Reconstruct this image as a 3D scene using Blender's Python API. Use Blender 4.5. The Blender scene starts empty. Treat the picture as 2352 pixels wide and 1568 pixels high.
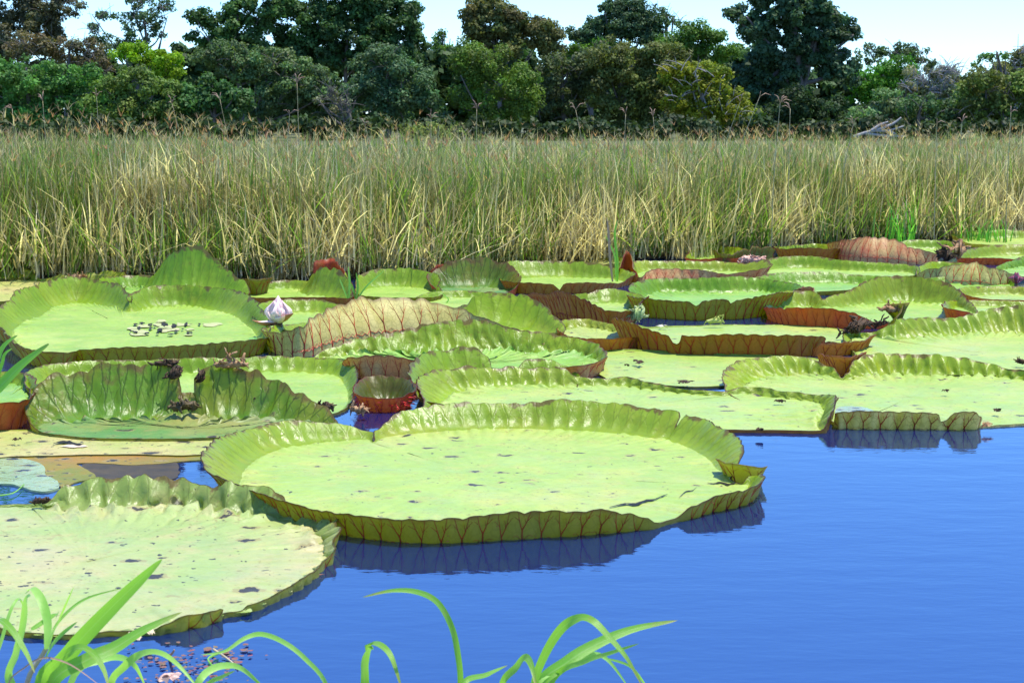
import bpy, math, random
import numpy as np
from mathutils import Vector

random.seed(7)
RNG = np.random.default_rng(7)
R = math.radians
scene = bpy.context.scene
COL = scene.collection

# ------------------------------------------------------------------ camera
CAM_H = 1.6
PITCH = math.atan(524 / 4000.0)
FPX = 4000.0                      # focal length measured in 2352-wide picture units
cam_data = bpy.data.cameras.new("camera")
cam = bpy.data.objects.new("camera", cam_data)
COL.objects.link(cam)
cam.location = (0, 0, CAM_H)
cam.rotation_euler = (math.pi / 2 - PITCH, 0, 0)
cam_data.sensor_fit = 'HORIZONTAL'
cam_data.sensor_width = 36
cam_data.lens = 36 * FPX / 2352
cam_data.clip_start = 0.05
cam_data.clip_end = 6000
cam_data.dof.use_dof = True
cam_data.dof.focus_distance = 11.5
cam_data.dof.aperture_fstop = 13
scene.camera = cam

# ------------------------------------------------------------------ sky, sun, exposure
SUN_EL, SUN_AZ = 75, 80           # high, from the right
world = bpy.data.worlds.new("World")
scene.world = world
world.use_nodes = True
wn = world.node_tree.nodes
wl = world.node_tree.links
bg = wn["Background"]
sky = wn.new("ShaderNodeTexSky")
sky.sky_type = 'NISHITA'
sky.sun_disc = False
sky.sun_elevation = R(SUN_EL)
sky.sun_rotation = R(SUN_AZ)
sky.air_density = 1.0
sky.dust_density = 0.0
sky.ozone_density = 1.2
tint = wn.new("ShaderNodeMix"); tint.data_type = 'RGBA'; tint.blend_type = 'MULTIPLY'; tint.inputs[0].default_value = 1.0
wl.new(sky.outputs[0], tint.inputs[6]); tint.inputs[7].default_value = (0.67, 1.02, 1.56, 1)   # the photograph's cool, saturated sky
wl.new(tint.outputs[2], bg.inputs[0])
bg.inputs[1].default_value = 0.15
sd = bpy.data.lights.new("sun", 'SUN')
sd.energy = 5.0
sd.angle = R(0.5)
sd.color = (1.0, 0.95, 0.84)
sun = bpy.data.objects.new("sun", sd)
COL.objects.link(sun)
sv = Vector((math.sin(R(SUN_AZ)) * math.cos(R(SUN_EL)), math.cos(R(SUN_AZ)) * math.cos(R(SUN_EL)), math.sin(R(SUN_EL))))
sun.rotation_euler = sv.to_track_quat('Z', 'Y').to_euler()
sun.location = (0, 0, 30)
scene.view_settings.view_transform = 'Standard'
scene.view_settings.look = 'None'
scene.view_settings.exposure = 0.5
scene.view_settings.gamma = 1
scene.view_settings.use_curve_mapping = False
scene.render.engine = 'CYCLES'
scene.cycles.use_denoising = True
scene.cycles.max_bounces = 8
scene.cycles.transparent_max_bounces = 8

# ------------------------------------------------------------------ projection helpers
CF = np.array([0, math.cos(PITCH), -math.sin(PITCH)])
CU = np.array([0, math.sin(PITCH), math.cos(PITCH)])
CR = np.array([1.0, 0, 0])
C0 = np.array([0, 0, CAM_H])

def ray(x, y):
    return CF * FPX + CR * (x - 1176) + CU * (784 - y)

def at(x, y, z=0.0):
    """world point on the level z seen at picture place x, y"""
    d = ray(x, y)
    t = (z - CAM_H) / d[2]
    return C0 + d * t

def atY(x, y, Y):
    """world point at distance Y seen at picture place x, y"""
    d = ray(x, y)
    return C0 + d * (Y / d[1])

def px(n, P):
    """length in metres of n picture units at world point P"""
    return n * float(np.dot(np.asarray(P) - C0, CF)) / FPX

# ------------------------------------------------------------------ noise
_tab = RNG.random(65536)
def _h(ix, iy, s):
    return _tab[((ix * 73856093) ^ (iy * 19349663) ^ (s * 83492791)) & 65535]
def vnoise(x, y=0.0, s=0):
    x = np.asarray(x, float) + 1000.0; y = np.asarray(y, float) + 1000.0
    x, y = np.broadcast_arrays(x, y)
    ix = np.floor(x).astype(np.int64); iy = np.floor(y).astype(np.int64)
    fx = x - ix; fy = y - iy
    fx = fx * fx * (3 - 2 * fx); fy = fy * fy * (3 - 2 * fy)
    a = _h(ix, iy, s); b = _h(ix + 1, iy, s); c = _h(ix, iy + 1, s); d = _h(ix + 1, iy + 1, s)
    return (a * (1 - fx) + b * fx) * (1 - fy) + (c * (1 - fx) + d * fx) * fy - 0.5
def fnoise(x, y=0.0, s=0, o=3):
    r = 0; a = 1.0
    for i in range(o):
        r = r + a * vnoise(np.asarray(x) * 2 ** i, np.asarray(y) * 2 ** i, s + i * 17)
        a *= 0.5
    return r

# ------------------------------------------------------------------ materials
def new_mat(name):
    m = bpy.data.materials.new(name); m.use_nodes = True
    n = m.node_tree.nodes; n.clear()
    return m, n, m.node_tree.links

def N(n, t, **k):
    o = n.new(t)
    for a, b in k.items():
        setattr(o, a, b)
    return o

def mixc(n, l, fac, a, b, mode='MIX'):
    m = N(n, "ShaderNodeMix", data_type='RGBA', blend_type=mode)
    for i, v in ((0, fac), (6, a), (7, b)):
        if isinstance(v, bpy.types.NodeSocket): l.new(v, m.inputs[i])
        elif i == 0: m.inputs[i].default_value = v
        else: m.inputs[i].default_value = (*v, 1) if len(v) == 3 else v
    return m.outputs[2]

def ramp(n, l, src, stops):
    r = N(n, "ShaderNodeValToRGB")
    l.new(src, r.inputs[0])
    e = r.color_ramp.elements
    while len(e) < len(stops): e.new(0.5)
    for el, (p, c) in zip(e, stops):
        el.position = p
        el.color = (*c, 1) if not isinstance(c, (int, float)) else (c, c, c, 1)
    return r.outputs[0]

def noise(n, l, vec, scale, detail=3, rough=0.55, stretch=None):
    t = N(n, "ShaderNodeTexNoise")
    t.inputs['Scale'].default_value = scale
    t.inputs['Detail'].default_value = detail
    t.inputs['Roughness'].default_value = rough
    if stretch:
        mp = N(n, "ShaderNodeMapping"); mp.inputs['Scale'].default_value = stretch
        l.new(vec, mp.inputs[0]); vec = mp.outputs[0]
    l.new(vec, t.inputs['Vector'])
    return t.outputs[0]

def finish(n, l, color, rough=0.5, bump=None, bump_s=0.3, bump_d=0.01, trans=0.0, tcol=None, spec=0.5, coat=0.0):
    out = N(n, "ShaderNodeOutputMaterial")
    p = N(n, "ShaderNodeBsdfPrincipled")
    if isinstance(color, bpy.types.NodeSocket): l.new(color, p.inputs['Base Color'])
    else: p.inputs['Base Color'].default_value = (*color, 1)
    if isinstance(rough, bpy.types.NodeSocket): l.new(rough, p.inputs['Roughness'])
    else: p.inputs['Roughness'].default_value = rough
    p.inputs['Specular IOR Level'].default_value = spec
    if coat:
        p.inputs['Coat Weight'].default_value = coat; p.inputs['Coat Roughness'].default_value = 0.15
    nrm = None
    if bump is not None:
        b = N(n, "ShaderNodeBump"); b.inputs['Strength'].default_value = bump_s; b.inputs['Distance'].default_value = bump_d
        l.new(bump, b.inputs['Height']); nrm = b.outputs[0]; l.new(nrm, p.inputs['Normal'])
    sh = p.outputs[0]
    if trans:
        t = N(n, "ShaderNodeBsdfTranslucent")
        if tcol is None: tcol = color
        if isinstance(tcol, bpy.types.NodeSocket): l.new(tcol, t.inputs[0])
        else: t.inputs[0].default_value = (*tcol, 1)
        mx = N(n, "ShaderNodeMixShader"); mx.inputs[0].default_value = trans
        l.new(sh, mx.inputs[1]); l.new(t.outputs[0], mx.inputs[2]); sh = mx.outputs[0]
    l.new(sh, out.inputs[0])

def pad_top(name, c1, c2, age, spots=0.5, rough=0.46, trans=0.0, tcol=None, rim=False, pucker=0.0, edge=(0.16, 0.10, 0.03), wet=0.0, agefrac=0.6, veinmix=0.8, edgew=0.0):
    """upper side of a water lily leaf: mottled green, age colour in patches, holes and specks"""
    m, n, l = new_mat(name)
    tc = N(n, "ShaderNodeTexCoord")
    v = tc.outputs['Object']
    geo = N(n, "ShaderNodeNewGeometry"); wpos = geo.outputs['Position']
    n1 = noise(n, l, wpos, 2.2, 5)
    col = mixc(n, l, ramp(n, l, n1, [(0.35, 0), (0.65, 1)]), c1, c2)
    n2 = noise(n, l, wpos, 1.1, 6, 0.65)
    col = mixc(n, l, ramp(n, l, n2, [(agefrac - 0.08, 0), (agefrac + 0.12, 1)]), col, age)
    n4 = noise(n, l, wpos, 6, 5, 0.7)
    col = mixc(n, l, ramp(n, l, n4, [(0.5, 0), (0.68, 0.55)]), col, (age[0] * 1.05, age[1] * .95, age[2] * .9))
    n3 = noise(n, l, wpos, 22, 4, 0.7)
    col = mixc(n, l, ramp(n, l, n3, [(0.3, 0.22), (0.6, 0)]), col, tuple(x * 0.55 for x in c1))
    # grain that runs from the middle of the leaf to its rim, and brown freckles
    so = N(n, "ShaderNodeSeparateXYZ"); l.new(v, so.inputs[0])
    an = N(n, "ShaderNodeMath", operation='ARCTAN2'); l.new(so.outputs[1], an.inputs[0]); l.new(so.outputs[0], an.inputs[1])
    ln_v = N(n, "ShaderNodeVectorMath", operation='LENGTH'); l.new(v, ln_v.inputs[0])
    cb = N(n, "ShaderNodeCombineXYZ"); l.new(an.outputs[0], cb.inputs[0]); l.new(ln_v.outputs[1], cb.inputs[1])
    gr = noise(n, l, cb.outputs[0], 1.0, 4, 0.65, (16, 1.4, 1))
    col = mixc(n, l, ramp(n, l, gr, [(0.35, 0.16), (0.55, 0)]), col, tuple(x * 0.62 for x in c1))
    col = mixc(n, l, ramp(n, l, gr, [(0.56, 0), (0.75, 0.18)]), col, age)
    fk = noise(n, l, wpos, 55, 3, 0.6)
    fk2 = noise(n, l, wpos, 3.0, 3, 0.6)
    fm_ = N(n, "ShaderNodeMath", operation='MULTIPLY'); l.new(ramp(n, l, fk, [(0.60, 0), (0.68, 1)]), fm_.inputs[0]); l.new(ramp(n, l, fk2, [(0.42, 0.1), (0.62, 0.8)]), fm_.inputs[1])
    col = mixc(n, l, fm_.outputs[0], col, (0.17, 0.12, 0.035))
    # small specks and eaten holes
    if spots > 0:
        mp = N(n, "ShaderNodeMapping"); mp.inputs['Scale'].default_value = (9, 14, 9)
        nz = N(n, "ShaderNodeTexNoise"); nz.inputs['Scale'].default_value = 22; nz.inputs['Detail'].default_value = 3
        l.new(wpos, nz.inputs['Vector'])
        ad = N(n, "ShaderNodeMix", data_type='VECTOR'); ad.inputs[0].default_value = 0.07
        l.new(wpos, ad.inputs[4]); l.new(nz.outputs[1], ad.inputs[5])
        l.new(ad.outputs[1], mp.inputs[0])
        vo = N(n, "ShaderNodeTexVoronoi"); vo.inputs['Scale'].default_value = 1.0
        l.new(mp.outputs[0], vo.inputs['Vector'])
        sep = N(n, "ShaderNodeSeparateColor"); l.new(vo.outputs['Color'], sep.inputs[0])
        keep = N(n, "ShaderNodeMath", operation='MULTIPLY_ADD'); l.new(sep.outputs[0], keep.inputs[0])
        keep.inputs[1].default_value = 0.9; keep.inputs[2].default_value = -0.9 + 0.42 * spots
        lt = N(n, "ShaderNodeMath", operation='LESS_THAN'); l.new(vo.outputs['Distance'], lt.inputs[0]); l.new(keep.outputs[0], lt.inputs[1])
        fine = N(n, "ShaderNodeTexVoronoi"); fine.inputs['Scale'].default_value = 34
        l.new(ad.outputs[1], fine.inputs['Vector'])
        sep2 = N(n, "ShaderNodeSeparateColor"); l.new(fine.outputs['Color'], sep2.inputs[0])
        keep2 = N(n, "ShaderNodeMath", operation='MULTIPLY_ADD'); l.new(sep2.outputs[1], keep2.inputs[0])
        keep2.inputs[1].default_value = 1.2; keep2.inputs[2].default_value = -1.2 + 0.40 * spots
        lt2 = N(n, "ShaderNodeMath", operation='LESS_THAN'); l.new(fine.outputs['Distance'], lt2.inputs[0]); l.new(keep2.outputs[0], lt2.inputs[1])
        mxx = N(n, "ShaderNodeMath", operation='MAXIMUM'); l.new(lt.outputs[0], mxx.inputs[0]); l.new(lt2.outputs[0], mxx.inputs[1])
        kh = N(n, "ShaderNodeMath", operation='MULTIPLY_ADD'); l.new(keep.outputs[0], kh.inputs[0]); kh.inputs[1].default_value = 1.45; kh.inputs[2].default_value = 0.0
        lh = N(n, "ShaderNodeMath", operation='LESS_THAN'); l.new(vo.outputs['Distance'], lh.inputs[0]); l.new(kh.outputs[0], lh.inputs[1])
        hm = N(n, "ShaderNodeMath", operation='MULTIPLY'); l.new(lh.outputs[0], hm.inputs[0]); hm.inputs[1].default_value = 0.6
        col = mixc(n, l, hm.outputs[0], col, (0.26, 0.20, 0.07))
        col = mixc(n, l, mxx.outputs[0], col, (0.035, 0.03, 0.018))
    bump = noise(n, l, wpos, 30, 4, 0.6)
    if rim:
        uv = N(n, "ShaderNodeUVMap"); su = N(n, "ShaderNodeSeparateXYZ"); l.new(uv.outputs[0], su.inputs[0])
        def mth(op, *v):
            q_ = N(n, "ShaderNodeMath", operation=op)
            for i_, x_ in enumerate(v):
                if isinstance(x_, bpy.types.NodeSocket): l.new(x_, q_.inputs[i_])
                else: q_.inputs[i_].default_value = x_
            return q_.outputs[0]
        wob = mth('MULTIPLY_ADD', noise(n, l, wpos, 16, 2), 0.36, -0.18)
        f_ = mth('ABSOLUTE', mth('SUBTRACT', mth('FRACT', mth('ADD', mth('ADD', su.outputs[0], wob), 0.5)), 0.5))
        vv_ = su.outputs[1]
        d1 = mth('ABSOLUTE', mth('SUBTRACT', f_, mth('MAXIMUM', mth('MULTIPLY', mth('SUBTRACT', vv_, 0.5), 0.62), 0.0)))
        d2 = mth('ABSOLUTE', mth('SUBTRACT', f_, mth('SUBTRACT', 0.5, mth('MULTIPLY', mth('ABSOLUTE', mth('SUBTRACT', vv_, 0.45)), 1.3))))
        vm = mth('MAXIMUM', ramp(n, l, d1, [(0.0, 1), (0.075, 0)]), mth('MULTIPLY', ramp(n, l, d2, [(0.0, 1), (0.05, 0)]), 0.55))
        vm = mth('MULTIPLY', vm, mth('MULTIPLY', ramp(n, l, vv_, [(0.15, 0.1), (0.55, 1)]), veinmix))
        col = mixc(n, l, vm, col, (c1[0] * .45, c1[1] * .38, c1[2] * .3))
        tcol_s = mixc(n, l, vm, tcol, tuple(x * .35 for x in tcol))
        e = ramp(n, l, mth('ADD', vv_, mth('MULTIPLY_ADD', noise(n, l, wpos, 9, 4, .65), 0.9, -0.47)), [(0.93 - edgew, 0), (1.03, 0.85)])
        col = mixc(n, l, e, col, edge)
        tcol = mixc(n, l, e, tcol_s, (.5, .25, .05))
        bump = mth('SUBTRACT', bump, mth('MULTIPLY', vm, 0.7))
    big = noise(n, l, wpos, 7, 2, 0.5)
    ht = N(n, "ShaderNodeMath", operation='MULTIPLY_ADD'); l.new(big, ht.inputs[0]); ht.inputs[1].default_value = 3.0; l.new(bump, ht.inputs[2])
    if tcol is None: tcol = tuple(min(1, x * 1.6) for x in c2)
    rgh = ramp(n, l, noise(n, l, wpos, 5, 4, .6), [(0.3, rough - 0.08), (0.7, rough + 0.16)])
    finish(n, l, col, rgh, ht.outputs[0], 0.6, 0.007, trans, tcol, 0.5, wet)
    return m

def pad_under(name, c1, c2, trans=0.42, tcol=(0.62, 0.6, 0.08), rough=0.5):
    m, n, l = new_mat(name)
    geo = N(n, "ShaderNodeNewGeometry"); w = geo.outputs['Position']
    col = mixc(n, l, ramp(n, l, noise(n, l, w, 7, 4), [(0.38, 0), (0.62, 1)]), c1, c2)
    # fine net of dark veinlets
    vo = N(n, "ShaderNodeTexVoronoi", feature='DISTANCE_TO_EDGE'); vo.inputs['Scale'].default_value = 26
    l.new(w, vo.inputs['Vector'])
    net = ramp(n, l, vo.outputs[0], [(0.0, 0.55), (0.07, 0)])
    col = mixc(n, l, net, col, tuple(x * 0.35 for x in c1))
    uv = N(n, "ShaderNodeUVMap"); su = N(n, "ShaderNodeSeparateXYZ"); l.new(uv.outputs[0], su.inputs[0])
    col = mixc(n, l, ramp(n, l, su.outputs[1], [(0.94, 0), (0.99, 0.7)]), col, (0.12, 0.045, 0.015))
    finish(n, l, col, rough, noise(n, l, w, 40, 3), 0.5, 0.004, trans, tcol, 0.4)
    return m

def plain(name, c1, c2, scale=10, rough=0.6, trans=0.0, tcol=None, bump=0.3, spec=0.4):
    m, n, l = new_mat(name)
    geo = N(n, "ShaderNodeNewGeometry"); w = geo.outputs['Position']
    nz = noise(n, l, w, scale, 4)
    col = mixc(n, l, ramp(n, l, nz, [(0.35, 0), (0.65, 1)]), c1, c2)
    finish(n, l, col, rough, noise(n, l, w, scale * 4, 3), bump, 0.004, trans, tcol, spec)
    return m

def attr_mat(name, rough=0.6, trans=0.35, tmul=1.4, spec=0.3, tint=(1, 1, 1)):
    """leaf or grass material whose own colour is stored per leaf"""
    m, n, l = new_mat(name)
    a = N(n, "ShaderNodeAttribute"); a.attribute_name = "Col"
    col = mixc(n, l, 1.0, a.outputs[0], tint, 'MULTIPLY')
    tcl = mixc(n, l, 1.0, a.outputs[0], (tmul, tmul * 1.05, tmul * 0.6), 'MULTIPLY')
    finish(n, l, col, rough, None, trans=trans, tcol=tcl, spec=spec)
    return m

FRESH = ((0.22, 0.36, 0.035), (0.28, 0.42, 0.05), (0.38, 0.45, 0.09))
PALE = ((0.27, 0.39, 0.06), (0.32, 0.43, 0.075), (0.40, 0.42, 0.10))
OLD = ((0.28, 0.37, 0.10), (0.33, 0.40, 0.12), (0.43, 0.38, 0.17))
TOP = {}
def mk_top(key, c, spots, **k):
    TOP[key] = (pad_top("pad_top_" + key, *c, spots=spots, **k),
                pad_top("pad_rim_inside_" + key, *[(q[0] * (1 + .0 * (key == 'old')), q[1] * 1.08, q[2] * (.9 if key == 'old' else .4)) for q in c],
                        spots=spots * 0.6, rough=0.36, trans=0.42, tcol=(0.85, 0.95, 0.08), rim=True, veinmix=0.85 if key == 'torn' else 0.35, edgew=0.10 if key == 'torn' else 0.0))
mk_top('fresh', FRESH, 0.25)
mk_top('pale', PALE, 0.62)
mk_top('old', OLD, 0.85, agefrac=0.52)
mk_top('lush', ((0.16, 0.33, 0.03), (0.22, 0.40, 0.045), (0.30, 0.42, 0.07)), 0.3)
mk_top('torn', ((0.07, 0.20, 0.035), (0.13, 0.26, 0.04), (0.26, 0.24, 0.06)), 0.8, agefrac=0.56)
mk_top('dark', ((0.05, 0.10, 0.015), (0.08, 0.13, 0.02), (0.12, 0.11, 0.03)), 0.5)
mk_top('yellow', ((0.33, 0.37, 0.08), (0.38, 0.41, 0.10), (0.46, 0.38, 0.14)), 0.9, agefrac=0.5)
UNDER = {
    'olive': pad_under("pad_underside_olive", (0.085, 0.10, 0.012), (0.13, 0.13, 0.02), 0.25, (0.5, 0.5, 0.05)),
    'tan': pad_under("pad_underside_tan", (0.48, 0.40, 0.10), (0.60, 0.50, 0.16), 0.2),
    'red': pad_under("pad_underside_red", (0.44, 0.06, 0.025), (0.34, 0.11, 0.03), 0.35, (0.6, 0.14, 0.04)),
    'orange': pad_under("pad_underside_orange", (0.32, 0.10, 0.02), (0.26, 0.13, 0.03), 0.35, (0.7, 0.28, 0.04)),
    'rose': pad_under("pad_underside_rose", (0.58, 0.20, 0.08), (0.60, 0.38, 0.13), 0.2, (0.6, 0.25, 0.15)),
    'russet': pad_under("pad_underside_russet", (0.12, 0.08, 0.015), (0.19, 0.06, 0.018), 0.25, (0.55, 0.28, 0.05)),
    'green': pad_under("pad_underside_green", (0.16, 0.19, 0.03), (0.22, 0.22, 0.05)),
}
VEIN = plain("vein_red", (0.52, 0.05, 0.015), (0.30, 0.04, 0.02), 6, 0.5, bump=0.1)
VEIN_BRIGHT = plain("vein_crimson", (0.62, 0.03, 0.03), (0.50, 0.06, 0.04), 6, 0.45, bump=0.1)
SPINE = plain("spine_straw_red", (0.40, 0.16, 0.08), (0.45, 0.08, 0.05), 9, 0.5, bump=0.1)
DEAD = plain("dried_leaf_brown", (0.28, 0.13, 0.05), (0.50, 0.31, 0.15), 26, 0.7, 0.2, (0.5, 0.3, 0.1), 0.8)
ROT = plain("rotten_leaf_black", (0.028, 0.018, 0.010), (0.10, 0.055, 0.025), 24, 0.7, bump=1.0, spec=.25)
HOLE = plain("wet_hole_dark", (0.012, 0.011, 0.007), (0.03, 0.025, 0.012), 20, 0.6, bump=0.1, spec=.2)

# ------------------------------------------------------------------ object helpers
def link(o, parent=None):
    COL.objects.link(o)
    if parent is not None: o.parent = parent
    return o

def mesh_obj(name, verts, faces, mats, parent=None, loc=(0, 0, 0), fmat=None, smooth=True, uv=None, col=None, normals=None, tag=None):
    """verts in world coordinates, stored relative to loc (the origin of the parent thing)"""
    V = np.asarray(verts, dtype=np.float64).reshape(-1, 3) - np.asarray(loc)
    me = bpy.data.meshes.new(name)
    if isinstance(faces, np.ndarray):
        nf, k = faces.shape
        me.vertices.add(len(V)); me.vertices.foreach_set("co", V.astype(np.float32).ravel())
        me.loops.add(nf * k); me.loops.foreach_set("vertex_index", faces.astype(np.int32).ravel())
        me.polygons.add(nf)
        me.polygons.foreach_set("loop_start", np.arange(0, nf * k, k, dtype=np.int32))
        me.polygons.foreach_set("loop_total", np.full(nf, k, dtype=np.int32))
        me.update(calc_edges=True)
    else:
        me.from_pydata([tuple(v) for v in V], [], faces)
    for m in (mats if isinstance(mats, (list, tuple)) else [mats]): me.materials.append(m)
    if fmat is not None: me.polygons.foreach_set("material_index", np.asarray(fmat, dtype=np.int32))
    if smooth: me.polygons.foreach_set("use_smooth", np.ones(len(me.polygons), dtype=bool))
    if uv is not None:
        li = np.zeros(len(me.loops), dtype=np.int32); me.loops.foreach_get("vertex_index", li)
        u = me.uv_layers.new(name="UVMap"); u.data.foreach_set("uv", np.asarray(uv, dtype=np.float32)[li].ravel())
    if col is not None:
        a = me.color_attributes.new("Col", 'FLOAT_COLOR', 'POINT')
        c = np.ones((len(V), 4), dtype=np.float32); c[:, :3] = col
        a.data.foreach_set("color", c.ravel())
    if normals is not None:
        me.normals_split_custom_set_from_vertices([tuple(q) for q in normals])
    me.update()
    o = bpy.data.objects.new(name, me)
    if parent is None: o.location = tuple(loc)
    return link(o, parent)

def empty(name, loc):
    o = bpy.data.objects.new(name, None); o.location = tuple(loc); o.empty_display_size = 0.2
    return link(o)

def tag(o, label=None, cat=None, group=None, kind=None):
    if label: o['label'] = label
    if cat: o['category'] = cat
    if group: o['group'] = group
    if kind: o['kind'] = kind
    return o

def tube(pts, rads, n=6):
    """tapered tube along pts; returns verts, faces"""
    P = np.asarray(pts, float); V = []; F = []
    T = np.gradient(P, axis=0)
    up = np.array([0.13, 0.21, 0.97])
    for i, p in enumerate(P):
        t = T[i] / (np.linalg.norm(T[i]) + 1e-9)
        a = np.cross(t, up)
        if np.linalg.norm(a) < 0.1: a = np.cross(t, [1, 0, 0])
        a /= np.linalg.norm(a); b = np.cross(t, a)
        for k in range(n):
            w = 2 * math.pi * k / n
            V.append(p + (a * math.cos(w) + b * math.sin(w)) * rads[i])
    for i in range(len(P) - 1):
        for k in range(n):
            F.append((i * n + k, i * n + (k + 1) % n, (i + 1) * n + (k + 1) % n, (i + 1) * n + k))
    F.append(tuple(range(n))[::-1]); F.append(tuple((len(P) - 1) * n + k for k in range(n)))
    return V, F

class Bag:
    def __init__(s): s.V = []; s.F = []
    def add(s, vf):
        o = len(s.V); s.V.extend(vf[0]); s.F.extend([tuple(i + o for i in f) for f in vf[1]])
    def build(s, name, mat, parent=None, loc=(0, 0, 0), **k): return mesh_obj(name, s.V, s.F, mat, parent, loc, **k)

def catmull(P, closed=True, per=24):
    P = np.asarray(P, float); n = len(P); out = []
    rng = range(n) if closed else range(n - 1)
    for i in rng:
        if closed: a, b, c, d = P[(i - 1) % n], P[i], P[(i + 1) % n], P[(i + 2) % n]
        else: a, b, c, d = P[max(i - 1, 0)], P[i], P[i + 1], P[min(i + 2, n - 1)]
        t = np.linspace(0, 1, per, endpoint=False)[:, None]
        lb = np.linalg.norm((c - b)[:2]) + 1e-6
        m1 = (c - a) / (np.linalg.norm((b - a)[:2]) + lb) * lb
        m2 = (d - b) / (np.linalg.norm((d - c)[:2]) + lb) * lb
        h = (2 * t**3 - 3 * t**2 + 1) * b + (t**3 - 2 * t**2 + t) * m1 + (-2 * t**3 + 3 * t**2) * c + (t**3 - t**2) * m2
        # heights and leans are interpolated without overshoot
        s = t * t * (3 - 2 * t)
        h[:, 2:] = (b + (c - b) * s)[:, 2:]
        out.append(h)
    if not closed: out.append(P[-1:])
    return np.vstack(out)

# ------------------------------------------------------------------ the lily pad builder
PAD_N = [0]
def build_wall(pts, z0, sp, closed=True, wav=1.0, ragged=0.0, bulge=1.0, seed=0, min_in=0.0):
    """pts: rows of (picture x, y, rim height in picture units, lean).  Returns arrays of the upturned rim."""
    W = []
    for p in pts:
        g = at(p[0], p[1], z0)
        hh = px(p[2], g) / math.cos(PITCH)
        W.append((g[0], g[1], hh, p[3] if len(p) > 3 else 0.12))
    W = np.array(W)
    if closed:
        ar = 0.5 * np.sum(W[:, 0] * np.roll(W[:, 1], -1) - np.roll(W[:, 0], -1) * W[:, 1])
        if ar < 0: W = W[::-1]
    D = catmull(W, closed)
    if closed: D = np.vstack([D, D[:1]])
    seg = np.linalg.norm(np.diff(D[:, :2], axis=0), axis=1); L = np.concatenate([[0], np.cumsum(seg)])
    nr = max(4, int(round(L[-1] / sp)))
    q = int(np.clip(sp / px(5.5, (D[0, 0], D[0, 1], 0)), 3, 8))
    nc = nr * q
    u = np.linspace(0, L[-1], nc + 1)
    if closed: u = u[:-1]
    B = np.stack([np.interp(u, L, D[:, k]) for k in range(4)], 1)
    if closed:
        T = np.roll(B[:, :2], -1, 0) - np.roll(B[:, :2], 1, 0)
    else:
        T = np.gradient(B[:, :2], axis=0)
    T /= np.linalg.norm(T, axis=1)[:, None] + 1e-9
    Nn = np.stack([T[:, 1], -T[:, 0]], 1)
    for _ in range(3):
        if closed: Nn = (np.roll(Nn, 1, 0) + Nn * 2 + np.roll(Nn, -1, 0))
        Nn /= np.linalg.norm(Nn, axis=1)[:, None] + 1e-9
    k = np.arange(len(u)) / q
    sc = np.abs(np.sin(math.pi * k))
    h = B[:, 2].copy()
    h *= 1 + 0.16 * vnoise(B[:, 0] * 4, B[:, 1] * 4, seed) * wav + 0.055 * (sc - 0.5)
    if ragged:
        h *= np.clip(1 + ragged * (fnoise(B[:, 0] * 14, B[:, 1] * 14, seed + 3) * 0.9 + np.minimum(0, vnoise(B[:, 0] * 5, B[:, 1] * 5, seed + 5) + 0.25) * 2.2), 0.08, 1.6)
    h *= 1 + 0.10 * np.minimum(0, fnoise(B[:, 0] * 22, B[:, 1] * 22, seed + 13)) + 0.5 * np.minimum(0, vnoise(B[:, 0] * 13, B[:, 1] * 13, seed + 15) + 0.40) * 2
    h = np.maximum(h, 0.004)
    return B, Nn, h, k, sc, u, q, nr

def grid_faces(nr, nc, closed, off=0, flip=False):
    j = np.arange(nc if closed else nc - 1); j2 = (j + 1) % nc
    i = np.arange(nr - 1)[:, None]
    a = i * nc + j; b = i * nc + j2; c = (i + 1) * nc + j2; d = (i + 1) * nc + j
    F = np.stack([a, b, c, d] if not flip else [a, d, c, b], -1).reshape(-1, 4)
    return F + off

def grid_normals(G, closed):
    if closed: du = np.roll(G, -1, 1) - np.roll(G, 1, 1)
    else: du = np.gradient(G, axis=1)
    dv = np.gradient(G, axis=0)
    n = np.cross(du, dv)
    n /= np.linalg.norm(n, axis=2)[:, :, None] + 1e-12
    return n

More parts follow.
